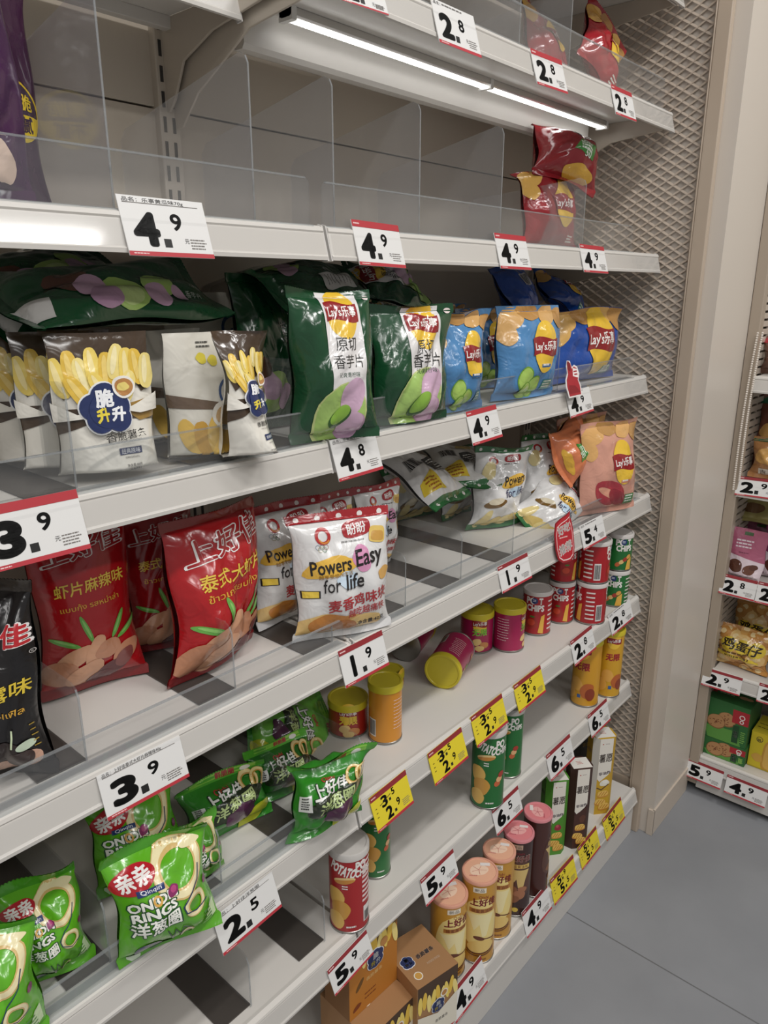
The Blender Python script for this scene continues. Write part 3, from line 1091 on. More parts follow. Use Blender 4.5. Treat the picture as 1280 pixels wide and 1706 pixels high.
def art_onion(a):
    # big rings
    for x, y, r, w_, q in ((.14, .73, .27, .095, 10), (.24, .40, .13, .05, -10), (.13, .135, .075, .028, 0)):
        a.ring('#d8b878', x, y, r, w_, r * .95, q)
        a.ring('#efe3b6', x - .004, y + .004, r * .95, w_ * .62, r * .9, q)
    a.ell('#efe3b6', .3, .87, .11, .045, -10, .05, 2)
    a.ell('#b51f2b', -.28, .77, .21, .11, 14, n=30)
    a.text('#f4efec', '亲亲', -.28, .775, .15, .31, 14, .03)
    a.rect('#22366b', -.30, .645, -.04, .69)
    a.text('#e8e8ee', 'Qinqin', -.17, .667, .045, .2, 0, .012)
    for t, y, wd in (('ONION', .575, .48), ('RINGS', .49, .44)):
        a.text('#22502a', t, -.17, y, .1, wd + .03, 4, .09)
        a.text('#f2f2ea', t, -.17, y, .085, wd, 4, .035)
    a.ring('#d9a850', -.135, .577, .045, .02)
    a.text('#22502a', '洋葱圈', -.17, .385, .15, .49, 3, .06)
    a.text('#f2f2ea', '洋葱圈', -.17, .385, .13, .46, 3, .02)
    a.ell('#8b2c64', .03, .6, .055, .05, 30, .06, 3)
    a.ell('#b8457e', .035, .61, .03, .028, 30)
    a.ell('#7b2c5c', .42, .5, .03, .04)
    a.line('#203a5c', [(.34, .68), (.3, .58), (.18, .5), (.1, .43), (.12, .37), (.24, .33), (.38, .36)], .012)
    a.line('#25452a', [(-.08, .28), (-.02, .16), (.0, .26), (.06, .17), (.09, .24), (.17, .2)], .012)
    a.ell('#1f2a5c', -.24, .13, .14, .09, -20, .06, 4)
    a.ell('#3f6a3a', -.1, .08, .1, .05, 20, .1, 4)
    a.ell('#c9d9c0', -.34, .06, .07, .06, 0, .1, 5)
    a.poly('#cfe6b4', [(.28, .1), (.46, .14), (.45, .3), (.4, .28)])
    a.fine('#4f8a3c', .37, .24, .1, 4, .035, .02, 2)


def art_ring(a):
    a.rect('#8cc84a', -.36, .9, .4, .985)
    a.text('#a8323a', '鲜脆圈', .05, .94, .07, .22, 0, .03)
    a.ell('#eceae4', .28, .93, .06, .03)
    a.text('#b8323a', 'Oishi', -.08, .74, .06, .17, 3, .025)
    a.text('#203a22', '上好佳', -.06, .63, .17, .5, 4, .065)
    a.text('#f0f0ea', '上好佳', -.06, .63, .15, .47, 4, .022)
    for x, y, r in ((.26, .70, .12), (.38, .69, .11)):
        a.ring('#c99a4c', x, y, r, .045)
        a.ring('#ecd69a', x, y + .003, r * .95, .026)
    a.ell('#27301f', .0, .46, .36, .12, 8, .12, 4)
    a.text('#b7c98a', '洋葱圈', .0, .47, .13, .5, 8, .02, .2)
    a.ell('#4a2540', .06, .31, .22, .09, 8, .12, 6)
    a.ell('#b8bf30', .25, .14, .2, .1, 30, .1, 3)
    a.rect('#e0e0dc', -.44, .42, -.32, .6)
    a.fine('#4a4a48', -.38, .57, .08, 5, .03, .014)


def art_purple(a):
    a.poly('#8a5a9a', [(-.5, .6), (-.2, .62), (.1, .45), (.2, .2), (.0, .0), (-.5, .0)])
    a.ell('#c9a0b0', .05, .5, .09, .2, -15, .1, 3)
    a.ell('#b58cc0', .1, .36, .13, .2, 20, .1, 5)
    a.ell('#a57ab8', -.1, .12, .4, .2, 10, .06, 5)
    a.ell('#d8bfae', .32, .12, .06, .11, 10, .1, 3)
    a.ell('#c7602e', -.3, .86, .08, .05, 40, .1, 4)


def art_purple_seal(a):
    a.ell('#3a2740', .31, .4, .18, .18)
    a.ring('#d9bc2c', .31, .4, .18, .015)
    a.text('#d9bc2c', '薄脆', .31, .44, .1, .22, 0, .02)
    P = [(.31 + .16 * math.cos(t), .392 + .16 * math.sin(t) * a.W / a.H) for t in np.linspace(PI, 2 * PI, 18)]
    a.poly('#d9bc2c', P)
    a.text('#3a2740', '不腻', .31, .355, .1, .2, 0, .02)
    a.ell('#c7602e', .3, .88, .09, .05, -40, .1, 4)


def art_pouch(a):
    a.rect('#4a3b2e', -.5, .80, .5, .985)
    a.poly('#4a3b2e', [(-.5, .81), (.5, .81), (.5, .62), (.36, .58), (.3, .66), (-.3, .6), (-.4, .56), (-.5, .68)])
    a.poly('#4a3b2e', [(-.5, .50), (.5, .50), (.5, .38), (.1, .42), (-.2, .40), (-.5, .33)])
    a.poly('#a07f42', [(.1, .5), (.5, .54), (.5, .4), (.3, .39)])
    for i, (x, y, hh, q) in enumerate(((-.42, .70, .19, 14), (-.30, .74, .2, 6), (-.2, .69, .2, 12), (-.1, .76, .19, 2), (.02, .71, .22, -6), (.12, .79, .17, -14), (.22, .74, .2, -4), (.33, .75, .18, 4), (.42, .72, .18, -8), (-.05, .6, .2, 24), (-.26, .6, .18, 30), (.2, .62, .16, -20))):
        a.ell(('#edd26a', '#e3bd4c', '#f0dc8a')[i % 3], x, y, .075, hh, q, .02, i, k=2.6)
        a.ell(('#f4e2a0', '#efd27a', '#f6e9b4')[i % 3], x - .012, y + .01, .028, hh * .8, q, .02, i)
    a.poly('#eae6dc', [(-.5, .55), (-.3, .46), (-.18, .5), (-.1, .5), (-.1, .44), (-.5, .42)])
    a.poly('#eae6dc', [(.14, .47), (.26, .5), (.5, .57), (.5, .45), (.3, .44)])
    for x, y, r in ((-.02, .56, .14), (-.13, .5, .13), (.09, .5, .13), (-.08, .42, .13), (.08, .42, .13), (0, .48, .18)):
        a.ell('#eef0f2', x - .02, y, r + .015)
    for x, y, r in ((-.02, .56, .14), (-.13, .5, .13), (.09, .5, .13), (-.08, .42, .13), (.08, .42, .13), (0, .48, .18)):
        a.ell('#27335f', x - .02, y, r)
    a.text('#f3f4f6', '脆', -.05, .555, .18, None, 0, .035)
    a.text('#e8d44a', '升', -.08, .445, .14, .13, 4, .045)
    a.text('#f3f4f6', '升', .07, .445, .14, .13, -4, .045)
    a.ell('#eeeae2', .15, .62, .11)
    a.ell('#b9834a', .155, .62, .085)
    a.ell('#e9d37a', .15, .625, .05, .045, 0, .1, 3)
    a.text('#3a3836', '香脆薯条', .12, .30, .09, .40, 3, .006)
    a.text('#8a8680', 'POTATO STICKS', .14, .26, .025, .24)
    a.rect('#27335f', .04, .17, .28, .215)
    a.text('#eceef2', '经典原味', .16, .192, .05, .2)
    a.text('#8a8680', 'ORIGINAL', .17, .15, .02, .16)
    a.text('#3a3836', '净含量:40克', .18, .095, .03, .17)
    a.fine('#7a7670', .2, .07, .16, 2, .02, .012)


def art_pouch_back(a):
    a.fine('#5a5854', .0, .88, .2, 2, .03, .02, 2)
    for x, y in ((-.06, .77), (.08, .75)):
        a.ell('#d8c84a', x, y, .065, .06, 0, .08, 5)
    a.poly('#6b5a4c', [(-.5, .52), (.1, .44), (.2, .38), (-.5, .42)])
    a.ring('#3f567f', .3, .5, .2, .03)
    a.text('#3f567f', '升', .28, .5, .14, None, 0, .03)
    chips(a, '#d9b45c', [(-.3, .2, .1, 2.2, 20), (-.16, .18, .1, 2.2, 5), (0, .2, .11, 2.1, -10), (.14, .2, .1, 2, -20)], 3, '#c69a44')
    a.ell('#d6d2c8', .15, .34, .17)
    a.ell('#b89a70', .15, .34, .12, .12, 0, .06, 3)
    a.rect('#5a5652', -.5, .0, .3, .06)
    a.fine('#6a6864', .36, .55, .2, 8, .045, .014, 5)
    a.rect('#27335f', .36, .7, .46, .74)


def art_lays_end(a):
    a.poly('#3f8a3a', [(-.12, .36), (.24, .30), (.26, .52), (-.02, .54)])
    a.fine('#e4ece0', .08, .48, .22, 4, .035, .018, 4)
    a.text('#e4ece0', '50', .12, .35, .08, .12, 0, .02)
    a.ell('#39558a', -.02, .68, .06)
    a.fine('#e4dcd8', .12, .68, .2, 3, .03, .02, 7)
    a.ell('#d9a93c', .1, .14, .26, .05)


def art_blue_top(a):
    a.rect('#c9c8c6', -.05, .5, .25, .72)
    a.bars('#3a3836', .1, .61, .26, .18, 16, 3)
    a.ell('#c9463c', .3, .88, .06, .05)


# cans (fractions of the full turn: the front quarter is -.125 .. .125)
def art_mini(word, col, stack='#7d1020'):
    def f(a):
        a.lays(0, .76, .075, 1.0)
        a.text(col, '无限', 0, .55, .075, .15, 0, .03)
        chips(a, '#e3c07c', [(-.03, .3, .05, .7, 20), (.05, .22, .05, .6, -20), (.0, .14, .045, .7, 0)], 5, '#c9864c')
        a.fine('#efd8d8', .27, .75, .13, 9, .06, .006, 6)
        a.fine('#efd8d8', -.27, .75, .13, 9, .06, .006, 8)
        a.rect('#e6e2de', .40, .12, .49, .42)
        a.bars('#2c2a2a', .445, .27, .08, .26, 12)
    return f


def art_minitall(a):
    a.lays(0, .86, .09, 1.0)
    a.text('#a3232c', '无限', 0, .62, .10, .19, 0, .035)
    chips(a, '#e0a84e', [(-.05, .34, .08, 1.1, 20), (.08, .26, .08, 1.2, -20), (-.16, .2, .1, 1.1, 0)], 5, '#b9622c')
    a.rect('#3a5f9a', -.03, .14, .01, .19)
    a.ell('#8c3a20', .12, .2, .06, .08)


def pot(stack, red):
    def f(a):
        for x in (-.02, .48):
            a.text('#efece6', 'PO', x - .02, .80, .085, .12, 0, .05)
            a.text('#efece6', 'T', x + .09, .80, .08, .045, 0, .06)
            a.ell('#22366b', x + .02, .805, .036)
            a.fine('#dfe4ee', x + .02, .82, .045, 2, .03, .008)
            a.text('#efece6', 'CHIPS', x + .03, .64, .08, .2, 0, .05)
            if red:
                a.ell('#9e2a1e', x + .0, .28, .07, .065, 0, .05, 3)
                a.ell('#c4452c', x - .01, .31, .045, .04)
                a.ell('#4f7a34', x + .0, .44, .03, .012)
                a.poly('#e2b04a', [(x + .07, .08), (x + .13, .06), (x + .14, .5), (x + .1, .46)])
            else:
                for i in range(4):
                    a.ell(('#c8643a', '#e2c07c', '#a83a2c', '#d9a050')[i], x - .04 + .045 * i, .2 + .07 * i, .034, .026, 40)
                a.poly('#e2b04a', [(x + .06, .05), (x + .14, .05), (x + .14, .4), (x + .08, .3)])
        for i in range(7):
            a.rect('#e5dcd8', .16, .14 + .105 * i, .25, .175 + .105 * i)
            a.rect('#e5dcd8', -.24, .14 + .105 * i, -.17, .175 + .105 * i)
        a.rect('#e6e2de', .27, .1, .34, .5)
        a.bars('#2c2a2a', .305, .3, .06, .34, 12)
    return f


def art_potatotall(red):
    def f(a):
        a.text('#efece6', 'POTATO', -.03, .80, .10, .22, -20, .05)
        a.text('#efece6', 'PO', .12, .84, .09, .1, 0, .05)
        a.text('#efece6', 'CHIPS', .14, .75, .07, .15, 0, .05)
        a.ell('#e6c88a', -.02, .68, .09, .03, 8)
        a.ell('#c98a3c', -.02, .665, .085, .02, 8)
        a.fine('#efece6', -.01, .60, .06, 2, .03, .012)
        chips(a, '#e0b45c', [(-.1, .45, .075, 1.3, 10), (-.06, .3, .09, 1.0, -30), (-.1, .16, .08, 1.0, 20)], 4, '#cf9a44')
        if not red:
            for i in range(3):
                a.ell(('#c8643a', '#e2b07c', '#a83a2c')[i], .1 + .02 * i, .34 + .055 * i, .036, .032, 40)
        else:
            for i in range(9):
                a.rect('#e9d5d2', .13, .36 + .06 * i, .24, .39 + .06 * i)
            a.rect('#e6e2de', .14, .1, .23, .3)
            a.bars('#2c2a2a', .185, .17, .07, .12, 12)
        a.fine('#e6e2de', .04, .08, .1, 1, .03, .016)
    return f


def art_honey(dark):
    def f(a):
        base = '#d9a95a' if not dark else '#4a2f28'
        a.ell('#f0d98c' if not dark else '#5b3a30', 0, .5, .17, .3, 0, .06, 3)
        a.poly('#f3e6b0' if not dark else '#d9bc78', [(-.14, .62), (.14, .62), (.1, .5), (.07, .36), (.03, .34), (.0, .5), (-.05, .42), (-.09, .55)])
        a.rect('#efe6d4' if not dark else '#bfa08a', -.07, .88, .05, .94)
        a.text('#4a3a30', '新品', -.01, .91, .035, .09)
        a.text('#8c2230', 'Oishi', .03, .83, .03, .09)
        a.text('#7c1c26' if not dark else '#e2d4c4', '上好佳', .03, .765, .085, .25, 0, .03)
        if dark:
            a.text('#7c1c26', '上好佳', .03, .765, .08, .24, 0, .013)
        a.rect('#b5793a' if not dark else '#e0c068', -.1, .64, .14, .69)
        a.text('#6b2a1c', '蜂蜜黄油味', .02, .665, .04, .2)
        if not dark:
            a.ell('#6b3a22', .0, .33, .055, .022, -15)
            a.line('#6b3a22', [(.04, .325), (.16, .30)], .012)
            a.ell('#e9c878', .02, .22, .13, .075, 5)
            a.ring('#6b3a22', .02, .2, .14, .016, .06, 5, part=(190, 350))
            a.ring('#6b3a22', .02, .175, .14, .012, .06, 5, part=(190, 350))
            a.fine('#8c5a2c', .05, .05, .1, 1, .03, .02)
        else:
            chips(a, '#8c5a3c', [(-.05, .36, .07, .7, 10), (.04, .3, .07, .8, -20), (-.02, .24, .06, .8, 20), (.07, .37, .05, .8, 0)], 5, '#a87050')
            a.ell('#d9bc4a', .0, .1, .035, .03)
    return f


def lid_art(c):
    def f(a):
        a.ell(c[0], 0, .5, .46)
        a.ell(c[1], -.03, .52, .26, .22, 20, .06, 3)
        for q in range(5):
            a.line(c[2], [(-.03, .52), (-.03 + .22 * math.cos(q * 1.2), .52 + .18 * math.sin(q * 1.2))], .012)
        a.rect('#e9e2de', .02, .68, .3, .8)
        a.fine(c[2], -.2, .28, .24, 1, .05, .04, 4)
    return f


def art_cracker(top, pic):
    def f(a):
        a.poly('#e9e3d8', [(-.5, 1), (.5, 1), (.5, .56), (.3, .52), (-.3, .44), (-.5, .48)])
        a.ell('#b5453a', -.26, .93, .05)
        a.fine('#5a4a44', .12, .93, .4, 1, .02, .03)
        a.text('#3f2a24', '薯愿', .02, .75, .7, 1.0, 4, .012, .1)
        a.text('#4a2c50', '非油炸', .04, .55, .28, .9, 8, .02)
        if pic == 'brown':
            a.poly('#4a2c24', [(-.5, .43), (.5, .53), (.5, 0), (-.5, 0)])
            a.ell('#5f3a2c', .2, .38, .25, .35, 0, .1, 2)
        elif pic == 'yellow':
            a.ell('#e8e4d4', .1, .42, .35, .28, 10, .06, 3)
            a.ell('#f3efe4', .15, .44, .22, .16)
            a.line('#5a4030', [(-.45, .36), (-.1, .33), (.4, .4)], .08)
        else:
            a.ell('#9c2c40', .1, .38, .26, .3, 0, .06, 3)
            a.ell('#c45a62', .05, .4, .12, .14)
        for x, y, q in ((.05, .27, 6), (-.1, .16, -8), (.2, .1, 10)):
            a.ell('#c98a3c', x, y, .42, .3, q, .03, 3, k=3)
            a.ell('#e6bf62', x, y + .008, .39, .25, q, .03, 3, k=3)
            for t in (-.2, 0, .2):
                a.line('#b8742c', [(x + t - .1, y - .02), (x + t + .1, y + .03)], .05)
    return f


def art_cookie(a):
    a.rect('#2f6a34', -.5, 0, .5, 1)
    a.poly('#5f9a44', [(-.3, .0), (.4, .0), (.3, .35), (-.4, .3)])
    for x, y in ((.05, .56), (-.16, .44)):
        a.ell('#8c5f3a', x, y, .19, .18, 0, .03, 3)
        a.ell('#b98a5c', x, y + .01, .175, .165, 0, .03, 3)
        rg = random.Random(int(x * 100) + 60)
        for _ in range(16):
            q, r = rg.uniform(0, 6.3), rg.uniform(0, .14)
            a.ell('#7c4a2c', x + r * math.cos(q), y + r * math.sin(q) * a.W / a.H, .016, .013, 0, 0, 0, 8)
    a.rect('#b02a32', .16, .55, .5, .88)
    a.ring('#efe8e2', .36, .73, .06, .02)
    a.ring('#efe8e2', .36, .62, .045, .02)
    a.rect('#1f4a28', .2, .06, .33, .5)
    a.text('#e6ece0', '曲奇', .265, .28, .08, None, 90, .02)
    a.fine('#8cbf5a', .42, .36, .1, 6, .05, .02, 3)


def art_cookie_top(a):
    a.rect('#2f6a34', -.5, 0, .5, 1)
    a.rect('#b02a32', -.42, .3, -.3, .8)
    a.fine('#cfe0c8', -.05, .6, .4, 2, .25, .03)
    a.ell('#c9a078', .25, .4, .1, .07)
    a.ell('#c9a078', .36, .4, .08, .06)


def art_eggpack(a):
    rg = random.Random(5)
    for i in range(30):
        x, y = -.45 + .9 * ((i * 7) % 30) / 29, .05 + .9 * rg.random()
        a.ell(('#d9a55c', '#e6bf7c', '#c98f48')[i % 3], x, y, .13, .11, rg.uniform(-40, 40), .03, i)
        a.ell('#efd6a0', x - .02, y + .02, .06, .045, 20)
    for x in (-.25, .02, .28):
        a.ell('#e3c63c', x, .55, .15, .14)
    a.poly('#e3c63c', [(-.5, .36), (.35, .30), (.35, .24), (-.5, .28)])
    a.text('#2a211c', '鸡蛋仔', .0, .56, .2, .74, -4, .02, .1)
    a.fine('#6a4a20', -.1, .36, .5, 1, .05, .03, 3)
    a.fine('#6a4a20', -.05, .28, .5, 1, .05, .03, 4)


def art_cookiepouch(a):
    a.poly('#e0cfd6', [(-.5, .0), (.5, .0), (.5, .35), (-.5, .48)])
    a.fine('#e9d6de', .0, .72, .5, 3, .06, .04, 5)
    a.fine('#7a3a52', .0, .5, .3, 1, .05, .02, 6)
    a.rect('#3f5f3a', -.1, .84, .12, .9)
    chips(a, '#5a3528', [(-.18, .24, .2, .85, 0), (.18, .2, .16, .8, 20), (.28, .26, .1, .8, 10)], 5, '#6d4434')


def art_yellowbox(a):
    a.ring('#33302a', -.32, .82, .07, .012)
    a.fine('#4a4430', -.32, .82, .09, 3, .025, .016)
    a.ell('#c9983c', .1, .42, .32, .42, 0, .04, 3, k=4)
    a.ell('#e0b45c', .1, .43, .28, .38, 0, .04, 3, k=4)
    a.ell('#d9a94c', -.32, .3, .12, .1, 0, .08, 5)
    a.rect('#b9a428', -.5, .0, .5, .03)


def badge(a, x, y, r):
    for dx, dy in ((-.5, .3), (.5, .3), (-.45, -.4), (.45, -.4), (0, .55), (0, -.5), (0, 0)):
        a.ell('#eef0f2', x + dx * r, y + dy * r * a.W / a.H, r * .68)
    for dx, dy in ((-.5, .3), (.5, .3), (-.45, -.4), (.45, -.4), (0, .55), (0, -.5), (0, 0)):
        a.ell('#27335f', x + dx * r, y + dy * r * a.W / a.H, r * .58)
    a.text('#f3f4f6', '脆', x, y + .4 * r * a.W / a.H, r * .75, None, 0, .04)
    a.text('#e8d44a', '升', x - .35 * r, y - .42 * r * a.W / a.H, r * .6, None, 0, .04)
    a.text('#f3f4f6', '升', x + .35 * r, y - .42 * r * a.W / a.H, r * .6, None, 0, .04)


def fries(a, y, n=9, h=.22):
    for i in range(n):
        a.ell(('#edd26a', '#e3bd4c', '#f0dc8a')[i % 3], -.44 + .88 * i / (n - 1), y + .05 * math.sin(i * 2.1), .055, h, 10 * math.sin(i * 3.3), .02, i)


def art_friesbox(a):
    a.rect('#4a3626', -.5, .62, .5, 1)
    fries(a, .68)
    a.poly('#e3dccb', [(-.5, .5), (0, .38), (.5, .55), (.5, 0), (-.5, 0)])
    badge(a, 0, .52, .14)
    a.ell('#eeeae2', .14, .68, .09)
    a.ell('#b9834a', .145, .68, .065)
    a.text('#3a3836', '香脆薯条', .1, .25, .08, .32)


def art_orangebox(a):
    a.poly('#7a5a2c', [(-.5, .75), (.5, .85), (.5, 1), (-.5, 1)])
    fries(a, .78, 9, .2)
    badge(a, .02, .6, .15)
    a.ell('#b9834a', .2, .74, .08)
    a.ell('#6b4a20', -.3, .4, .12, .04, 50)
    a.text('#e3c080', '香脆薯条', .0, .4, .07, .34)
    a.fine('#7a3a1c', -.05, .2, .3, 2, .06, .02)
    a.ell('#7a3a1c', -.36, .12, .08, .05, 20, .1, 3)


def art_boxtop(a):
    badge(a, -.3, .5, .12)
    a.ell('#e6dfd0', -.3, .2, .09)
    a.ell('#c99a4c', -.3, .2, .07)
    a.text('#d9d4e0', '香脆薯条', .12, .5, .1, .42, 0, .02, .2)
    a.text('#cbb8a4', 'POTATO STICKS', .16, .3, .045, .3)


def art_boxtop2(a):
    badge(a, .05, .55, .15)
    a.ell('#e6dfd0', -.12, .45, .1)
    a.ell('#d9a94c', -.12, .45, .075)
# ================================================================ bags on the shelves
GREENF, LIGHTBLUE, DEEPBLUE, REDF = '#17472a', '#4f86b8', '#1d4a9c', '#a0202a'


def bag_on(name, label, cat, k, bl, br, top, T, seed, color, af=None, ab=None, lean=0, A=.0045, roll=0, bends=(), seal=None, group=None, wk=1.0, hk=1.0, dz=0, **kw):
    z = SURF[k] + .003 if k < 8 else k
    p, yaw, W, H = fit(bl, br, top, z, lean)
    bkw = {q: kw.pop(q) for q in ('k', 'stand', 'twist', 'taper', 'shear') if q in kw}
    b = Bag(W * wk, H * hk, T, seed, A, bends, **bkw)
    p = np.array(p)
    p[2] += dz
    return b.make(name, label, cat, p, rot(yaw + kw.pop('turn', 0), lean, roll), color, af, ab, seal, group, **kw)


def bag_at(name, label, cat, px, y, z, W, H, T, seed, color, af=None, ab=None, yaw=0, lean=0, roll=0, A=.0045, bends=(), seal=None, group=None, x=None, **kw):
    """A bag whose bottom middle stands at height z and depth y, on the sight line's x."""
    if x is None:
        x = on((px, 600), 1, y)[0] if z is None else on((px, 853 - (z - EYE) * 1), 1, y)[0]
    bkw = {q: kw.pop(q) for q in ('k', 'stand', 'twist', 'taper', 'shear') if q in kw}
    return Bag(W, H, T, seed, A, bends, **bkw).make(name, label, cat, (x, y, z), rot(yaw, lean, roll), color, af, ab, seal, group, **kw)


def lie(name, label, cat, px, y, W, H, T, seed, color, af=None, ab=None, yaw=0, lean=0, roll=0, A=.0045, bends=(), seal=None, group=None, **kw):
    """A bag lying on others: px is where its middle shows, y its depth."""
    c = Vector(on(px, 1, y))
    bkw = {q: kw.pop(q) for q in ('k', 'stand', 'twist', 'taper', 'shear') if q in kw}
    b = Bag(W, H, T, seed, A, bends, **bkw)
    m = rot(yaw, lean, roll)
    mid = Vector((0, float(np.interp(.5, b.tv, b.cy)), float(np.interp(.5, b.tv, b.cz))))
    return b.make(name, label, cat, c - m @ mid, m, color, af, ab, seal, group, **kw)


# --- top shelf
G = 'small red crisp bags on the top shelf'
red_art = art_lays('#e2b25c', '', '', '#a0202a')
lie('crisp_bag', 'small red crisp bag behind a clear divider on the top shelf', 'snack bag', (905, 72), .78, .12, .135, .045, 3, REDF, red_art, lean=-25, roll=12, A=.006, group=G)
lie('crisp_bag', 'small red crisp bag tilted against the mesh panel on the top shelf', 'snack bag', (1000, 88), .74, .13, .15, .05, 9, REDF, red_art, lean=-20, roll=38, A=.006, bends=((.85, .2, 50),), group=G)
# --- second shelf
G = 'purple bags at the left end of the second shelf'
bag_at('snack_bag', 'tall purple snack bag in front at the left edge of the second shelf', 'snack bag', -45, .705, SURF[2] + .002, .17, .262, .05, 4, '#3c1440', art_purple, lean=-3, A=.006, x=on((44, 200), 1, .705)[0] - .084, group=G)
bag_at('snack_bag', 'purple bag with a yellow round stamp, behind the front purple bag', 'snack bag', 20, .80, SURF[2] + .002, .15, .232, .045, 6, '#3a1638', art_purple_seal, lean=-2, A=.006, x=on((72, 240), 1, .80)[0] - .07, bends=((.85, .2, 30),), group=G)
G = 'large red crisp bags on the second shelf'
bag_at('crisp_bag', 'red crisp bag standing behind the clear guard at the right of the second shelf', 'snack bag', 910, .765, SURF[2] + .002, .155, .150, .06, 11, '#8f1c25', art_lays('#e2b25c', '', '', '#a0202a'), x=1.365, lean=-6, yaw=-16, A=.006, bends=((.85, .25, -60),), group=G)  # red deeper than the top shelf bags: shade put into the film colour
bag_at('crisp_bag', 'red crisp bag with a green patch, lying on top of another red bag', 'snack bag', 910, 
       .75, SURF[2] + .122, .15, .115, .10, 14, '#8f1c25', art_lays_end, x=1.385, lean=-24, yaw=-20, roll=14, A=.006, bends=((.92, .16, -60),), group=G)  # same deepened red, shelf shade painted into the film

# --- third shelf: potato stick pouches
G = 'cream pouches of potato sticks'
SL = '#e8e4da'
pk = dict(stand=True, A=.0035, group=G)
P1 = bag_on('snack_pouch', 'foremost cream pouch of potato sticks, printed front facing out', 'snack pouch', 3, (100, 804), (266, 781), (182, 549), .05, 21, SL, art_pouch, **pk)
pl = P1.matrix_world.translation.copy()
for dx, dy, t, lab in ((-.012, .05, 1, 'second cream pouch of potato sticks, just behind the foremost one'), (-.02, .10, -2, 'third cream pouch of potato sticks in the row behind the foremost one'), (-.02, .15, 2, 'rearmost cream pouch of potato sticks in the row at the far left')):
    q = dup(P1, lab, pl + Vector((dx, dy, 0)), rot(t, 0, 0) @ P1.matrix_world.to_3x3())
bag_on('snack_pouch', 'silvery cream pouch turned to show its back, beside the foremost pouch', 'snack pouch', 3, (283, 772), (408, 752), (345, 543), .05, 22, '#d9d5ca', art_pouch_back, stand=True, A=.004, group=G)
bag_on('snack_pouch', 'cream pouch whose small print panel shows between two pouches', 'snack pouch', 3, (238, 745), (345, 722), (290, 540), .045, 23, SL, art_pouch_back, stand=True, A=.004, group=G)
bag_on('snack_pouch', 'twisted cream pouch of potato sticks nearest the seam', 'snack pouch', 3, (370, 774), (448, 757), (408, 547), .06, 24, SL, art_pouch, stand=True, A=.008, twist=-10, group=G, turn=8, wk=.92)
lie('snack_pouch', 'cream pouch leaning flat behind the back-facing pouch', 'snack pouch', (352, 560), .84, .14, .13, .02, 25, '#cfcabc', art_pouch_back, stand=True, A=.003, group=G, lean=-20)
# green taro bags
G = 'dark green taro crisp bags'
TS = (GREENF, GREENF)
bag_on('taro_crisp_bag', 'front green taro crisp bag next to the seam, white label panel facing out', 'snack bag', 3, (488, 745), (620, 722), (553, 480), .06, 31, GREENF, art_taro, A=.0055, lean=-2, group=G, bends=((.9, .2, -25),), turn=-13, wk=0.94)
bag_on('taro_crisp_bag', 'second green taro crisp bag from the seam, creased label panel', 'snack bag', 3, (622, 715), (742, 693), (687, 506), .06, 35, GREENF, art_taro, A=.0075, lean=-3, group=G, bends=((.9, .2, 20),), turn=-13, wk=0.94)
bag_on('taro_crisp_bag', 'green taro bag in shadow behind the twisted pouch', 'snack bag', 3, (405, 725), (515, 700), (455, 455), .06, 36, GREENF, art_taro_back, A=.006, lean=-4, group=G)
bag_on('taro_crisp_bag', 'green taro bag behind the front two, its top just showing', 'snack bag', 3, (560, 690), (670, 668), (620, 492), .05, 37, GREENF, art_taro, A=.006, lean=-4, group=G)
lie('taro_crisp_bag', 'green taro bag lying on the potato stick pouches, chips picture up', 'snack bag', (190, 492), .755, .115, .25, .045, 41, GREENF, art_taro_lying, lean=-58, roll=84, A=.006, group=G)
lie('taro_crisp_bag', 'green taro bag at far left lying under the second shelf, lower corner showing', 'snack bag', (62, 468), .87, .12, .24, .045, 42, GREENF, art_taro_lying, lean=-60, roll=58, A=.006, group=G)
lie('taro_crisp_bag', 'green taro bag with white barcode panel lying on the front green bag', 'snack bag', (520, 474), .775, .11, .2, .04, 43, GREENF, art_taro_back, art_taro_back, lean=-62, roll=80, A=.007, group=G)
lie('taro_crisp_bag', 'green taro bag lying on the second green bag, yellow emblem showing', 'snack bag', (650, 478), .775, .11, .13, .035, 44, GREENF, art_taro, lean=-50, roll=-75, A=.008, group=G)
# blue crisp bags
GB = 'light blue crisp bags with lime slices'
lb = art_lays('#d3a668', 'lime', 1, '#3f8a78')
bag_on('lime_crisp_bag', 'light blue crisp bag with its top folded over, next to the green bags', 'snack bag', 3, (722, 694), (798, 676), (766, 512), .055, 51, LIGHTBLUE, lb, A=.006, lean=-4, bends=((.86, .2, 42),), group=GB, turn=-13, wk=0.95)
bag_on('lime_crisp_bag', 'light blue crisp bag in the middle, standing upright with lime slices below its emblem', 'snack bag', 3, (830, 672), (912, 654), (893, 508), .055, 53, LIGHTBLUE, lb, A=.0055, lean=-4, shear=.10, group=GB, turn=-13, wk=0.92)
bag_on('lime_crisp_bag', 'light blue crisp bag in shadow between the two front blue ones', 'snack bag', 3, (768, 655), (838, 640), (822, 512), .05, 54, '#3f74a8', lb, A=.006, lean=-4, shear=.06, group=GB, turn=-13, wk=0.9)  # darker blue than its neighbours, shadow painted into the film colour
bag_on('lime_crisp_bag', 'light blue crisp bag at the back, its top rim behind the folded one', 'snack bag', 3, (690, 665), (770, 645), (725, 507), .05, 55, LIGHTBLUE, lb, A=.006, lean=-3, group=GB)
GD = 'deep blue crisp bags'
db = art_lays('#d9ac62', '', 0, '#3f8a78')
bag_on('blue_crisp_bag', 'front deep blue crisp bag behind the red figure card', 'snack bag', 3, (922, 645), (1005, 624), (985, 512), .06, 61, DEEPBLUE, db, A=.006, lean=-6, shear=.12, bends=((.88, .2, 35),), group=GD, turn=-13, wk=0.93)
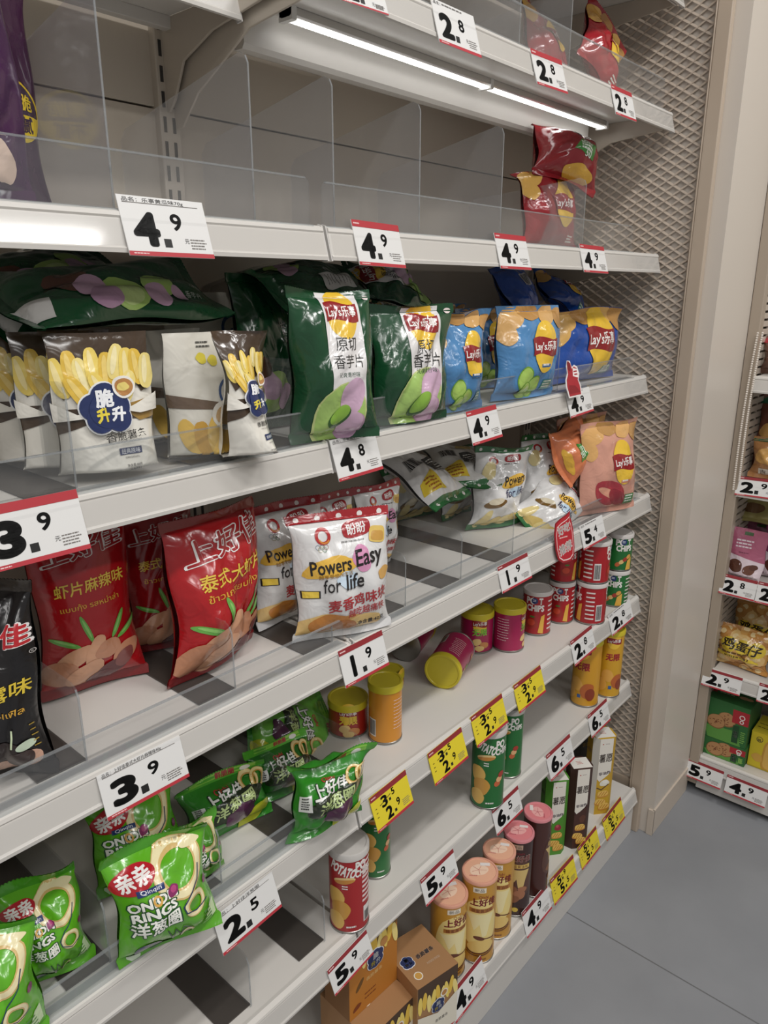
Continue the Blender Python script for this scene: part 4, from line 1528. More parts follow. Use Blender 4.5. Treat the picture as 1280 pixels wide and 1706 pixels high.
bag_on('blue_crisp_bag', 'deep blue crisp bag behind the front deep blue one', 'snack bag', 3, (905, 628), (972, 610), (945, 500), .05, 62, DEEPBLUE, db, A=.006, lean=-4, shear=.08, group=GD, turn=-13, wk=0.9)
lie('blue_crisp_bag', 'deep blue bag with a barcode lying high at the back', 'snack bag', (862, 486), .80, .11, .12, .05, 63, DEEPBLUE, art_blue_top, lean=-30, roll=-8, A=.006, group=GD)
lie('blue_crisp_bag', 'deep blue bag lying at the back beside the mesh panel', 'snack bag', (935, 492), .80, .12, .12, .045, 64, DEEPBLUE, db, lean=-50, roll=30, A=.007, group=GD)

# --- fourth shelf
G = 'prawn cracker bags'
RED4 = '#a8161c'
FO = ('#7d1418', '#8a2a1c')
bag_on('prawn_cracker_bag', 'black prawn cracker bag at the left edge with yellow lettering', 'snack bag', 4, (-75, 1302), (95, 1285), (30, 962), .075, 71, '#141112', art_black, A=.006, lean=-6, group=G, seal=('#1c1616', '#2a2018'), wk=1.0)
bag_on('prawn_cracker_bag', 'red prawn cracker bag beside the black one, chips and chillies showing', 'snack bag', 4, (70, 1170), (245, 1118), (160, 845), .065, 72, RED4, art_prawn_a, A=.004, lean=-5, group=G, seal=FO)
bag_on('prawn_cracker_bag', 'red prawn cracker bag in shadow behind the other two', 'snack bag', 4, (215, 1095), (345, 1060), (295, 830), .06, 73, '#98161b', art_prawn_b, A=.005, lean=-6, group=G, seal=FO)  # red film darkened to carry the shadow of the bags in front
bag_on('prawn_cracker_bag', 'red prawn cracker bag leaning beside the clear divider, lower corner bent', 'snack bag', 4, (284, 1148), (428, 1066), (372, 842), .075, 74, RED4, art_prawn_b, A=.0065, lean=-3, shear=.10, group=G, seal=FO, wk=1.02)
G = 'white snack bags with red bands'
PW = '#e2e1e0'
bag_on('snack_bag', 'front white snack bag with a red top band, fully in view', 'snack bag', 4, (489, 1072), (652, 1042), (552, 852), .055, 81, PW, art_powers_red, A=.0045, lean=-4, group=G, seal=(PW, '#a3262c'), bends=((.9, .15, -18),))
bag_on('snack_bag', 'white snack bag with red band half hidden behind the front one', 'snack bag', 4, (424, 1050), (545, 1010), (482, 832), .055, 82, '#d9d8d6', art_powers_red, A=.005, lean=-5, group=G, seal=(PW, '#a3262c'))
bag_on('snack_bag', 'white snack bag with red band standing upright behind the front one', 'snack bag', 4, (515, 985), (594, 962), (560, 818), .05, 83, PW, art_powers_red, A=.005, lean=-3, group=G, seal=(PW, '#a3262c'))
bag_on('snack_bag', 'white snack bag with red band at the rear right, tilted corner up', 'snack bag', 4, (588, 962), (658, 938), (622, 806), .045, 84, PW, art_powers_red, A=.006, lean=0, shear=.06, group=G, seal=(PW, '#a3262c'))
G = 'white snack bags with green bands'
GS = ('#2f6a3c', '#2f6a3c')
gp = dict(A=.006, group=G, seal=GS)
bag_on('snack_bag', 'white snack bag with green band standing in the middle, black lettering', 'snack bag', 4, (782, 888), (862, 868), (848, 738), .055, 85, PW, art_powers_green, lean=-4, shear=.12, bends=((.86, .2, 28),), **gp, turn=-13, wk=0.95)
bag_on('snack_bag', 'white snack bag with green band behind the standing one, next to the orange bag', 'snack bag', 4, (862, 862), (928, 846), (905, 722), .05, 86, PW, art_powers_green, lean=-3, shear=.08, **gp, turn=-13, wk=0.95)
lie('snack_bag', 'white snack bag with green band fallen forward against the 5.4 card', 'snack bag', (922, 842), .69, .115, .165, .055, 87, PW, art_powers_green, yaw=-25, lean=-38, roll=55, A=.006, group=G, seal=GS)
bag_on('snack_bag', 'white snack bag in shadow under the drooping green-banded bag', 'snack bag', 4, (645, 875), (725, 852), (700, 770), .05, 88, '#d0cfcd', art_powers_green, lean=-8, **gp)  # white film greyed: shadow of the bag above is put into its colour
bag_on('snack_bag', 'white snack bag in shadow, second behind the drooping bag', 'snack bag', 4, (730, 868), (790, 852), (770, 760), .05, 89, '#d0cfcd', art_powers_green, lean=-6, **gp)  # greyed white again, shade painted into the film
lie('snack_bag', 'white snack bag lying across others with its green band drooping forward', 'snack bag', (700, 792), .79, .13, .16, .05, 90, PW, None, art_powers_green_back, yaw=8, lean=118, roll=0, A=.006, group=G, seal=GS)
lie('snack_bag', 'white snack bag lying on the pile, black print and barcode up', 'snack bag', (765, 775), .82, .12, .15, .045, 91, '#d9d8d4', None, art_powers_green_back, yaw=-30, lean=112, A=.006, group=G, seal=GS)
G = 'pink and orange crisp bags by the mesh panel'
pk_ = art_lays('#d9a868', 'lips', 1, '#3f7a44')
bag_on('crisp_bag', 'pink crisp bag with red lips beside the mesh panel', 'snack bag', 4, (972, 868), (1046, 838), (1026, 697), .055, 92, '#d39a86', pk_, A=.005, lean=-5, group=G, bends=((.9, .2, 20),), turn=-13, wk=0.9)
bag_on('crisp_bag', 'pink crisp bag behind, at the far back by the mesh panel', 'snack bag', 4, (925, 842), (1000, 818), (960, 693), .05, 93, '#d39a86', pk_, A=.006, lean=-3, group=G)
lie('crisp_bag', 'orange crisp bag with a green patch lying on top of the white bags', 'snack bag', (956, 748), .685, .115, .13, .05, 94, '#d0794f', art_lays_end, lean=-25, roll=72, yaw=-10, A=.006, group=G)

# --- fifth shelf, left bay
G = 'lime green onion ring bags'
LIME = '#5fae22'
L4 = ('#58a322', '#4c9a28')
bag_on('onion_ring_bag', 'front lime green onion ring bag, fully in view beside the 2.5 card', 'snack bag', 5, (196, 1618), (368, 1530), (212, 1408), .075, 101, LIME, art_onion, A=.005, lean=-14, group=G, seal=L4, bends=((.86, .2, 24),))
bag_on('onion_ring_bag', 'lime green onion ring bag left of the front one, big ring showing', 'snack bag', 5, (22, 1662), (158, 1592), (75, 1445), .07, 102, LIME, art_onion, A=.006, lean=-16, group=G, seal=L4, bends=((.86, .2, 24),))
bag_on('onion_ring_bag', 'lime green onion ring bag in the bottom left corner', 'snack bag', 5, (-95, 1790), (88, 1712), (0, 1520), .08, 103, LIME, art_onion, A=.006, lean=-10, group=G, seal=L4, bends=((.86, .2, 24),))
bag_on('onion_ring_bag', 'lime green onion ring bag behind the front one, ring and logo peeking out', 'snack bag', 5, (160, 1500), (312, 1430), (225, 1300), .06, 104, LIME, art_onion, A=.005, lean=-12, group=G, seal=L4)
bag_on('onion_ring_bag', 'lime green onion ring bag low in the shade behind the front one', 'snack bag', 5, (290, 1480), (376, 1440), (330, 1360), .05, 105, '#4c9420', art_onion, A=.006, lean=-12, group=G, seal=L4)  # lime film darkened, the shade is in the colour itself
G = 'green bags of round rings'
DG = '#2f8224'
D2 = ('#2f8224', '#56a834')
bag_on('ring_snack_bag', 'green ring snack bag leaning back, left of the divider', 'snack bag', 5, (316, 1420), (456, 1350), (392, 1272), .06, 106, DG, art_ring, A=.0045, lean=-24, group=G, seal=D2, bends=((.84, .2, 35),))
bag_on('ring_snack_bag', 'green ring snack bag behind, its white lettering half shadowed', 'snack bag', 5, (425, 1345), (530, 1300), (485, 1222), .055, 107, '#256a20', art_ring, A=.005, lean=-24, group=G, seal=D2)  # green film darkened, shadow painted into its base colour
bag_on('ring_snack_bag', 'green ring snack bag slumped sideways at the end of the bay', 'snack bag', 5, (478, 1408), (604, 1352), (585, 1232), .065, 108, DG, art_ring, A=.009, lean=-14, group=G, seal=D2, twist=-18, shear=.22, bends=((.80, .2, 40),))
lie('ring_snack_bag', 'pale green ring snack bag lying on top at the back of the pile', 'snack bag', (482, 1220), .80, .13, .16, .05, 109, '#6cb440', art_ring, lean=-40, roll=110, A=.007, group=G, seal=D2)

# ================================================================ cans, tubes and boxes
def can_on(label, cx, bottom, top, wpx, k, color, art, turn=0, lid='#c9b92c', dz=0, name='crisp_can', cat='can', group=None, **kw):
    p, D, H, f = can_at(cx, bottom, top, wpx, SURF[k] + dz, {5: .2, 6: .178, 7: .245}[k])
    return can(name, label, cat, p, f + turn, D, H, color, art, lid, group=group, **kw), p, D, H


MAG, POTR, POTG = '#a3184f', '#a81a22', '#1f6b30'
G = 'small crisp cans with yellow lids'
can_on('small red crisp can with a yellow lid, left end of the fifth shelf right bay', 581, 1232, 1143, 66, 5, '#9c241c', art_mini(0, '#e3c23c'), 0, group=G)
can_on('small orange crisp can with a yellow lid and barcode', 642, 1242, 1118, 56, 5, '#d08a26', art_mini(0, '#b02a20'), 150, group=G)
can_on('small orange crisp can hidden behind, only its yellow lid showing', 648, 1150, 1104, 50, 5, '#d08a26', art_mini(0, '#b02a20'), 60, group=G)
can_on('magenta crisp can with a yellow lid standing, green lettering facing out', 793, 1090, 1003, 54, 5, MAG, art_mini(0, '#7fc43a'), 12, group=G)
can_on('magenta crisp can with a yellow lid standing next to the red cans', 846, 1088, 995, 52, 5, MAG, art_mini(0, '#7fc43a'), 75, group=G)
d = Vector((.94, .34, 0)).normalized()
p = Vector(on((737, 1120), 2, SURF[5] + .034))
m = Matrix.Rotation(math.atan2(-d.x, d.y), 3, 'Z') @ Matrix.Rotation(R(90), 3, 'X') @ Matrix.Rotation(R(60), 3, 'Z')
can('crisp_can', 'magenta crisp can lying on its side, yellow lid towards the viewer', 'can', p + d * .105, 0, .066, .105, MAG, art_mini(0, '#7fc43a'), group=G, tilt=m)
p = Vector(on((704, 1078), 2, SURF[5] + .034))
m = Matrix.Rotation(math.atan2(d.x, -d.y), 3, 'Z') @ Matrix.Rotation(R(90), 3, 'X') @ Matrix.Rotation(R(200), 3, 'Z')
can('crisp_can', 'magenta crisp can lying behind the other fallen can', 'can', p + Vector((-.02, .03, 0)), 0, .066, .105, MAG, art_mini(0, '#7fc43a'), group=G, tilt=m)
G = 'stacked small crisp cans with clear lids'
kw = dict(group=G, lid_h=.009, lid='#cfcac6')
pr_, pg = pot(0, True), pot(0, False)
_, p1, D1, H1 = can_on('small red crisp can with clear lid, nearest the magenta cans', 892, 1060, 970, 47, 5, POTR, pr_, -10, **kw)
_, p2, D2_, H2 = can_on('small red crisp can, lower one in the stack half hidden behind', 932, 1040, 957, 42, 5, POTR, pr_, -5, **kw)
_, p3, D3, H3 = can_on('small red crisp can, lower one of the stack turned to its white bars', 981, 1042, 956, 50, 5, POTR, pr_, -75, **kw)
can('crisp_can', 'small red crisp can on top of the half hidden stack', 'can', (p2[0], p2[1], SURF[5] + H2 + .0005), -40, D2_, H2, POTR, pr_, **kw)
can('crisp_can', 'small red crisp can on top with its barcode facing out', 'can', (p3[0], p3[1], SURF[5] + H3 + .0005), -45 - 115, D3, H3, POTR, pr_, **kw)
_, p4, D4, H4 = can_on('small green crisp can, lower front one beside the red stack', 1022, 1012, 938, 42, 5, POTG, pg, -10, **kw)
can('crisp_can', 'small green crisp can on top of the front green stack', 'can', (p4[0], p4[1], SURF[5] + H4 + .0005), -46, D4, H4, POTG, pg, **kw)
q = (p4[0] + .055, p4[1] + .055)
can('crisp_can', 'small green crisp can, lower rear one against the mesh panel', 'can', (1.605, p4[1] + .045, SURF[5]), -50, D4 * .95, H4, POTG, pg, **kw)
can('crisp_can', 'small green crisp can on top of the rear green stack', 'can', (1.605, p4[1] + .045, SURF[5] + H4 + .0005), -50, D4 * .95, H4, POTG, pg, **kw)
G = 'tall crisp tubes on the sixth shelf'
kw = dict(group=G, name='crisp_tube', cat='tube')
rt_, gt_ = art_potatotall(True), art_potatotall(False)
can_on('tall red crisp tube with white lettering beside the seam of the sixth shelf', 583, 1557, 1378, 66, 6, '#a81f22', rt_, -6, '#c9c5c0', **kw)
can_on('tall green crisp tube in shade behind the red tube', 626, 1466, 1290, 50, 6, POTG, gt_, 10, '#c9c5c0', **kw)
can_on('tall green crisp tube under the yellow cards, chips picture facing out', 810, 1350, 1190, 55, 6, POTG, gt_, 0, '#c9c5c0', **kw)
can_on('tall green crisp tube behind the other green tube', 845, 1298, 1160, 44, 6, POTG, gt_, -20, '#c9c5c0', **kw)
can_on('tall yellow crisp tube under the 2.8 card', 972, 1179, 1050, 45, 6, '#d39a28', art_minitall, -20, '#c9b92c', **kw)
can_on('tall yellow crisp tube beside the mesh panel', 1010, 1163, 1035, 40, 6, '#d3a028', art_minitall, 15, '#c9b92c', **kw)
G = 'tall biscuit tubes on the bottom shelf'
kw = dict(group=G, name='biscuit_tube', cat='tube', lid_h=.0065)
PE = ('#e9b394', '#f2d2b8', '#cf8a7c')
PI_ = ('#e0868a', '#eeb0ac', '#c0606c')
can_on('honey coloured tube with peach lid, nearest, behind the brown cartons', 744, 1634, 1462, 60, 7, '#c99438', art_honey(False), 22, '#e0a48c', lidart=lid_art(PE), **kw)
can_on('honey coloured tube with peach lid standing in front, fully in view', 793, 1607, 1428, 57, 7, '#c99438', art_honey(False), 6, '#e0a48c', lidart=lid_art(PE), **kw)
can_on('honey coloured tube with peach lid behind the front one', 824, 1566, 1395, 52, 7, '#c99438', art_honey(False), -2, '#e0a48c', lidart=lid_art(PE), **kw)
can_on('dark brown tube with pink lid and chocolate picture', 856, 1528, 1366, 48, 7, '#3a2320', art_honey(True), 2, '#d98a90', lidart=lid_art(PI_), **kw)
can_on('dark brown tube with pink lid beside the green cracker box', 887, 1496, 1335, 45, 7, '#4a2620', art_honey(True), 95, '#d98a90', lidart=lid_art(PI_), **kw)


def carton_on(label, front, bottom, wpx, top, k, yaw, color, faces, ratio=1.0, name='cracker_box', cat='box', group=None, cham=.012, dz=0):
    """front = the photo point of the nearest bottom edge's middle."""
    p = on((front, bottom), 2, SURF[k] + dz)
    W = wpx * float(np.dot(p - ORG, FW)) / F
    n = np.array(rot(yaw)) @ np.array([0, 1, 0])
    t = meet((front, top), p, n)
    H = t[2] - p[2]
    c = p + n * W * ratio / 2
    return carton(name, label, cat, (c[0], c[1], SURF[k] + dz), yaw, W, W * ratio, float(H), color, faces, cham, group)


G = 'tall eight-sided cracker boxes'
def side(c):
    def f(a):
        a.rect(c, -.5, 0, .5, .98)
        a.fine('#d9d4c4', 0, .2, .4, 6, .025, .03, 3)
        a.text('#2c3a20' if c == '#4f8f2c' else '#8a6a50', '薯愿', .0, .8, .4, .7, 0, .01)
    return f


for lab, fx, bt, w_, tp, col, pic, sc in (('green sided cracker box with white front, nearest the brown tubes', 924, 1424, 40, 1304, '#4f8f2c', 'green', '#4f8f2c'), ('brown sided cracker box with white front, between the green and yellow ones', 962, 1413, 39, 1283, '#3f241e', 'brown', '#3f241e'),
                                          ('yellow and white cracker box standing alone by the mesh panel', 1000, 1356, 40, 1232, '#c9a02c', 'yellow', '#c9a02c')):
    top_ = lambda a: (a.rect('#e6e2da', -.42, .1, .42, .9), a.fine('#b5453a', 0, .6, .3, 3, .1, .03, 2))
    carton_on(lab, fx, bt, w_ * .98, tp, 7, -40, col, {'front': art_cracker(col, pic), 'left': side(sc), 'top': top_, 'cut': lambda a, c=sc: a.rect(c if c != '#c9a02c' else '#e4ded2', -.5, .0, .5, 1)}, .9, group=G)
carton_on('black cracker box in shade behind the yellow and white one', 968, 1322, 30, 1215, 7, -27, '#2e2a24', {'front': lambda a: (a.text('#b9a06a', '薯愿', .1, .75, .5, .9, 0, .012), a.rect('#5a5036', -.4, .1, .4, .5))}, .9, group=G)

G = 'brown cartons of potato sticks'
BRN = '#a37a52'
# two lower cartons and one turned carton, stacked at the left of the bottom shelf
def carton3(label, a, b, W, D, H, yaw, z, faces, col=BRN):
    """a = photo point of its front top left corner, which is at height z + H."""
    p = on(a, 2, z + H)
    m = np.array(rot(yaw))
    c = p + m @ np.array([W / 2, D / 2, 0])
    return carton('snack_carton', label, 'box', (c[0], c[1], z), yaw, W, D, H, col, faces, 0, G)


def carton4(label, x, y, z, W, D, H, yaw, faces, col=BRN):
    c = np.array((x, y, z)) + np.array(rot(yaw)) @ np.array([W / 2, D / 2, 0])
    return carton('snack_carton', label, 'box', c, yaw, W, D, H, col, faces, 0, G)


carton3('large brown carton with handwriting-like lettering on its lid, beside the honey tubes', (696, 1650), 0, .088, .10, .125, -13, SURF[7], {'front': art_friesbox, 'top': art_boxtop})
carton4('lower brown carton with a round badge on its lid, nearest the camera', .642, .592, SURF[7], .108, .115, .098, -3, {'front': art_friesbox, 'top': art_boxtop2})
carton4('orange sided carton standing on the round-badge carton, under the 5.9 card', .644, .634, SURF[7] + .0985, .11, .06, .145, -3, {'front': art_orangebox, 'left': lambda a: a.rect('#8a5f34', -.5, 0, .5, 1)}, '#b9772c')

# ================================================================ price cards
def pc(label, k, *a, **kw):
    return price_card(label, *a[:3], YF[k], SURF[k] - .034, *a[3:], **kw)


pc('white price card cut off by the top edge of the photo', 1, (568, 0), (648, 26), (560, -40), '2', '8')
pc('large 2.8 price card on the top shelf, without a red head', 1, (733, 70), (803, 97), (724, -2), '2', '8')
pc('2.8 price card with red head, middle of the top shelf', 1, (896, 140), (947, 157), (888, 82), '2', '8', top=True)
pc('2.8 price card at the right end of the top shelf', 1, (1027, 190), (1061, 203), (1020, 141), '2', '8', top=True)
pc('large 4.9 price card on the second shelf, left of the seam', 2, (217, 425), (358, 431), (188, 322), '4', '9', name='品名：乐事黄瓜味70g')
pc('4.9 price card just right of the seam on the second shelf', 2, (600, 441), (677, 447), (586, 365), '4', '9', top=True)
pc('4.9 price card in the right half of the second shelf, below the red bags', 2, (835, 447), (886, 450), (827, 388), '4', '9', top=True)
pc('rightmost 4.9 price card on the second shelf', 2, (974, 453), (1014, 456), (964, 406), '4', '9', top=True)
pc('3.9 price card with red head at the left edge, cut off', 3, (-20, 958), (152, 913), (-42, 848), '3', '9', top=True)
pc('4.8 price card at the seam of the third shelf', 3, (566, 803), (639, 781), (543, 735), '4', '8', name='品名：乐事香芋片60g')
pc('4.9 price card below the light blue crisp bags', 3, (789, 743), (838, 727), (769, 688), '4', '9', top=True)
pc('4.9 price card under the red figure, below the deep blue bags', 3, (952, 697), (990, 684), (938, 656), '4', '9')
pc('large 3.9 price card on the fourth shelf, left bay', 4, (180, 1368), (316, 1293), (154, 1297), '3', '9', name='品名：上好佳泰式大虾片麻辣味40g')
pc('1.9 price card right below the front white and red snack bag', 4, (577, 1147), (649, 1107), (562, 1086), '1', '9', top='dark')
pc('1.9 price card under the empty white board', 4, (838, 989), (887, 962), (829, 945), '1', '9', top='dark')
pc('5.4 price card beside the round red sign', 4, (974, 917), (1011, 896), (963, 878), '5', '4')
pc('2.5 price card in front of the onion ring bags', 5, (373, 1593), (470, 1510), (358, 1528), '2', '5', name='品名：上好佳洋葱圈')
for lab, bl, br, tl in (('yellow 3.5 to 2.9 card, first right of the seam', (631, 1389), (690, 1337), (615, 1331)), ('yellow 3.5 to 2.9 card, second from the seam', (726, 1310), (781, 1262), (714, 1255)),
                        ('yellow 3.5 to 2.9 card, third from the seam', (796, 1246), (847, 1203), (783, 1196)), ('yellow 3.5 to 2.9 card, last one before the 2.8 cards', (866, 1189), (910, 1152), (852, 1145))):
    pc(lab, 5, bl, br, tl, '3', '5', 'yellow', big2='2', small2='9', top='dark')
pc('2.8 price card on the fifth shelf above the yellow tubes', 5, (959, 1110), (994, 1080), (947, 1071), '2', '8', top='dark')
pc('2.8 price card at the right end of the fifth shelf', 5, (1021, 1060), (1056, 1030), (1011, 1028), '2', '8')
pc('5.9 price card under the tall red tube', 6, (559, 1660), (623, 1588), (548, 1615), '5', '9', top='dark')
pc('5.9 price card above the peach lids', 6, (711, 1511), (765, 1456), (701, 1465), '5', '9', top='dark')
pc('6.5 price card above the first pink lid', 6, (829, 1393), (872, 1350), (816, 1352), '6', '5', top='dark')
pc('6.5 price card above the brown sided cracker box', 6, (919, 1302), (958, 1263), (906, 1262), '6', '5', top='dark')
pc('6.5 price card above the yellow and white cracker box', 6, (987, 1230), (1018, 1199), (976, 1195), '6', '5', top='dark')
pc('4.9 price card on the bottom shelf beside the brown cartons', 7, (760, 1706), (813, 1636), (751, 1655), '4', '9', top='dark')
pc('4.9 price card on the bottom shelf just left of the yellow cards', 7, (879, 1564), (920, 1513), (867, 1524), '4', '9', top='dark')
pc('price card cut off by the bottom edge of the photo, under the brown carton', 7, (700, 1778), (757, 1702), (690, 1728), '4', '9', top='dark')
for lab, bl, br, tl in (('yellow 5.9 to 5.5 card below the brown tubes', (925, 1509), (963, 1464), (913, 1470)), ('yellow 5.9 to 5.5 card below the brown cracker box', (971, 1450), (1001, 1411), (960, 1416)),
                        ('yellow 5.9 to 5.5 card at the right end of the bottom shelf', (1012, 1402), (1042, 1362), (1000, 1370))):
    pc(lab, 7, bl, br, tl, '5', '9', 'yellow', big2='5', small2='5', top='dark')

# shelf talkers
def talker(label, px, k, w_, h, prof, body, art, lean=-14, roll=6):
    p = on(px, 1, YF[k] - .012)
    r = thing('promotion_sign', label, 'sign', p, rot(0, lean, roll), 'promotion signs on the shelf rails')
    mb = MB()
    mb.prism([(x * w_, y * h) for x, y in prof], 0, .0012, 1)
    mats = [mat(body, 'card')]
    A = Art(w_, h, 'card')
    art(A, prof)
    lay_print(mb, [], mats, A, lambda x, y, o: (np.stack([x, 0 * x - o, y], -1), np.stack([0 * x, 0 * x - 1, 0 * x], -1)), .5, .0003, .00006)
    mb.build('card', mats, r)
    return r


drop = [(.0, .0), (.2, .005), (.38, .08), (.45, .25), (.47, .6), (.42, .8), (.36, .88), (.4, .98), (.2, .92), (-.1, .87), (-.36, .8), (-.46, .6), (-.47, .3), (-.4, .1), (-.2, .01)]


def art_sign(a, prof):
    a.poly('#b5222e', [(x * .94, .5 + (y - .5) * .95) for x, y in prof])
    a.poly('#e9dcd8', [(x * .86, .47 + (y - .5) * .85) for x, y in prof])
    a.poly('#b5222e', [(x * .82, .47 + (y - .5) * .81) for x, y in prof])
    a.text('#efe6e2', '好吃', .0, .66, .24, .62, 10, .05)
    a.fine('#e0b8b4', .0, .49, .5, 1, .05, .03)
    a.text('#efe6e2', '推荐', .0, .29, .27, .66, 10, .05)


talker('red rounded sign with white lettering hung next to the 5.4 card', (945, 937), 4, .076, .096, drop, '#8f1a24', art_sign)
fig = [(-.42, .0), (.42, .0), (.45, .28), (.38, .45), (.5, .6), (.45, .8), (.28, .86), (.1, .8), (.06, .98), (-.1, 1.0), (-.22, .85), (-.24, .66), (-.42, .5), (-.48, .3)]


def art_fig(a, prof):
    a.poly('#a82530', [(x * .86 - .01, .49 + (y - .5) * .9) for x, y in prof])
    a.poly('#efe9e6', [(.06, .56), (.38, .5), (.46, .72), (.14, .78)])
    a.rect('#a82530', .14, .66, .36, .70)
    a.rect('#a82530', .16, .58, .36, .62)
    a.ell('#7c1820', -.08, .84, .1, .16)
    a.poly('#8a1a24', [(-.4, .1), (.36, .1), (.1, .3), (-.3, .34)])


talker('red figure shaped sign with a white outline above the right 4.9 card', (960, 661), 3, .06, .068, fig, '#e6e0dd', art_fig, -17, 0)
# ================================================================ the biscuit shelving on the right, facing across the aisle
XF = 1.90
f2 = thing('shelving_frame', 'cream back panel of the right hand shelving, behind its packets', 'shelving', (XF, .515, 0))
b = MB()
b.box(-.002, .026, -.008, .0175, .03, 2.25)
FP = b
f3 = thing('side_panel', 'slotted cream side panel at the left end of the right hand shelving', 'side panel', (XF, .515, 0))
FP.build('front_post', mat('#a89a8a', 'paint'), f3, bevel=.002)
b = MB()
z = .06
while z < 2.2:
    b.prism([(.0, z), (.004, z), (.004, z + .013), (.0, z + .013)], .027, .36, 0)
    z += .0185
for x in (.10, .19, .28):
    b.box(x, x + .006, .001, .005, .05, 2.2)
b.build('slotted_side', mat('#bdb1a4', 'paint'), f3)
b = MB()
b.box(.37, .38, -1.1, .0, .05, 2.2)
b.build('back_panel', PANEL, f2)
RS = [.896, .636, .381, .116]
RL = ('white shelf holding packets behind the bead chains, right edge', 'white shelf holding pink cookie pouches, right edge', 'white shelf holding golden egg waffle packets, right edge', 'bottom shelf with green and yellow biscuit boxes, right edge')
for z, lab in zip(RS, RL):
    sh = shelf(lab, 0, 1.05, z, 0, yb=.345, loc=(XF, .508, z), yaw=-90, brackets=(0, 0), group='shelves of the right hand unit')
    if z < .2:
        b = MB()
        b.prism([(.004, -.034), (.004, -.098), (.02, -.098), (.02, -.012), (.012, -.012)], 0, 1.05)
        b.build('kick_plate', WHITE, sh, bevel=.001)


def rbag(name, label, cat, l, r, bot, top, x, zs, T, seed, color, art, lean=-6, H=None, group=None, yaw=-90, **kw):
    a, c = on((l, bot), 0, x), on((r, bot), 0, x)
    W = float(a[1] - c[1])
    m = np.array(rot(yaw, lean))
    t = meet((l, top), (x, a[1], zs), m @ np.array([0, 1, 0]))
    H = H or float(np.dot(t - np.array([x, a[1], zs]), m @ np.array([0, 0, 1])))
    bk = {q: kw.pop(q) for q in ('stand', 'taper') if q in kw}
    return Bag(W, H, T, seed, .005, kw.pop('bends', ()), **bk).make(name, label, cat, (x, (a[1] + c[1]) / 2, zs + .002), rot(yaw, lean), color, art, None, None, group, res=.007, **kw)


G = 'packets on the right hand shelves'
rbag('cookie_pouch', 'pink cookie pouch with chocolate cookies, standing above the 2.8 card', 'snack pouch', 1203, 1271, 960, 870, XF + .045, RS[1], .04, 201, '#b0607a', art_cookiepouch, stand=True, group=G)
rbag('cookie_pouch', 'magenta pouch half out of frame beside the pink cookie pouch', 'snack pouch', 1262, 1340, 965, 866, XF + .10, RS[1], .04, 202, '#8c3f66', art_cookiepouch, stand=True, group=G)
rbag('cookie_pouch', 'pink pouch behind the front cookie pouch', 'snack pouch', 1222, 1290, 955, 858, XF + .17, RS[1], .04, 203, '#a0567a', art_cookiepouch, stand=True, group=G)
p = on((1275, 852), 0, XF + .13)
Bag(.15, .13, .03, 204, .005).make('snack_bag', 'pale yellow packet lying on top of the pink pouches', 'snack bag', p - np.array([.02, 0, .03]), rot(-90, -50), '#b5ab6c', lambda a: (a.ell('#7a5a3a', -.2, .3, .2, .1), a.fine('#5a5434', .1, .7, .4, 3, .06, .03)), None, None, G, res=.007)
rbag('waffle_packet', 'golden egg waffle packet in front, black brush lettering', 'snack bag', 1184, 1278, 1132, 1030, XF + .06, RS[2], .05, 205, '#b9803c', art_eggpack, lean=-10, group=G)
rbag('waffle_packet', 'golden egg waffle packet behind the front one', 'snack bag', 1210, 1302, 1110, 992, XF + .15, RS[2], .05, 206, '#b9803c', art_eggpack, lean=-4, group=G)
rbag('chocolate_packet', 'dark packet cut off by the right edge beside the egg waffles', 'snack bag', 1282, 1370, 1160, 1050, XF + .06, RS[2], .05, 207, '#4a2c22', None, group=G)
for i, (l, r, bo, to, x, lab, col) in enumerate(((1245, 1330, 800, 725, .07, 'clear bread packet on the upper right shelf, tan filling', '#b07c4a'), (1248, 1330, 780, 655, .13, 'packet with green edge behind the bread packet', '#7c4a3a'))):
    rbag('bread_packet', lab, 'snack bag', l, r, bo, to, XF + x, RS[0], .05, 210 + i, col, lambda a: (a.rect('#2f6a4c', -.5, .88, .5, .97), a.rect('#d9d2c6', -.3, .1, .3, .25), a.text('#3a2c24', '吉', -.2, .17, .1, .14), a.ell('#d9a860', -.1, .55, .3, .2, 0, .1, 3)), group=G)
# two more shelves up, packets only seen as a sliver
sh = shelf('upper white shelf at the right edge, holding a packet and a red one', 0, 1.05, 1.15, 0, yb=.345, loc=(XF, .508, 1.15), yaw=-90, brackets=(0, 0), group='shelves of the right hand unit')
rbag('bread_packet', 'brown packet high at the right edge, above the bead chains', 'snack bag', 1262, 1340, 640, 560, XF + .08, 1.15, .05, 214, '#6a4a3c', lambda a: (a.ell('#b98a5c', 0, .5, .3, .25, 0, .1, 3), a.rect('#a02a34', -.5, .8, .5, .95)), group=G)
# biscuit boxes on the bottom shelf
G = 'biscuit boxes on the right hand bottom shelf'


def rbox(label, l, r, bot, x, z, H, D, color, faces):
    a, c = on((l, bot), 0, x), on((r, bot), 0, x)
    W = float(a[1] - c[1])
    carton('biscuit_box', label, 'box', (x + D / 2, (a[1] + c[1]) / 2, z), -90, W, D, H, color, faces, 0, G)
    return W


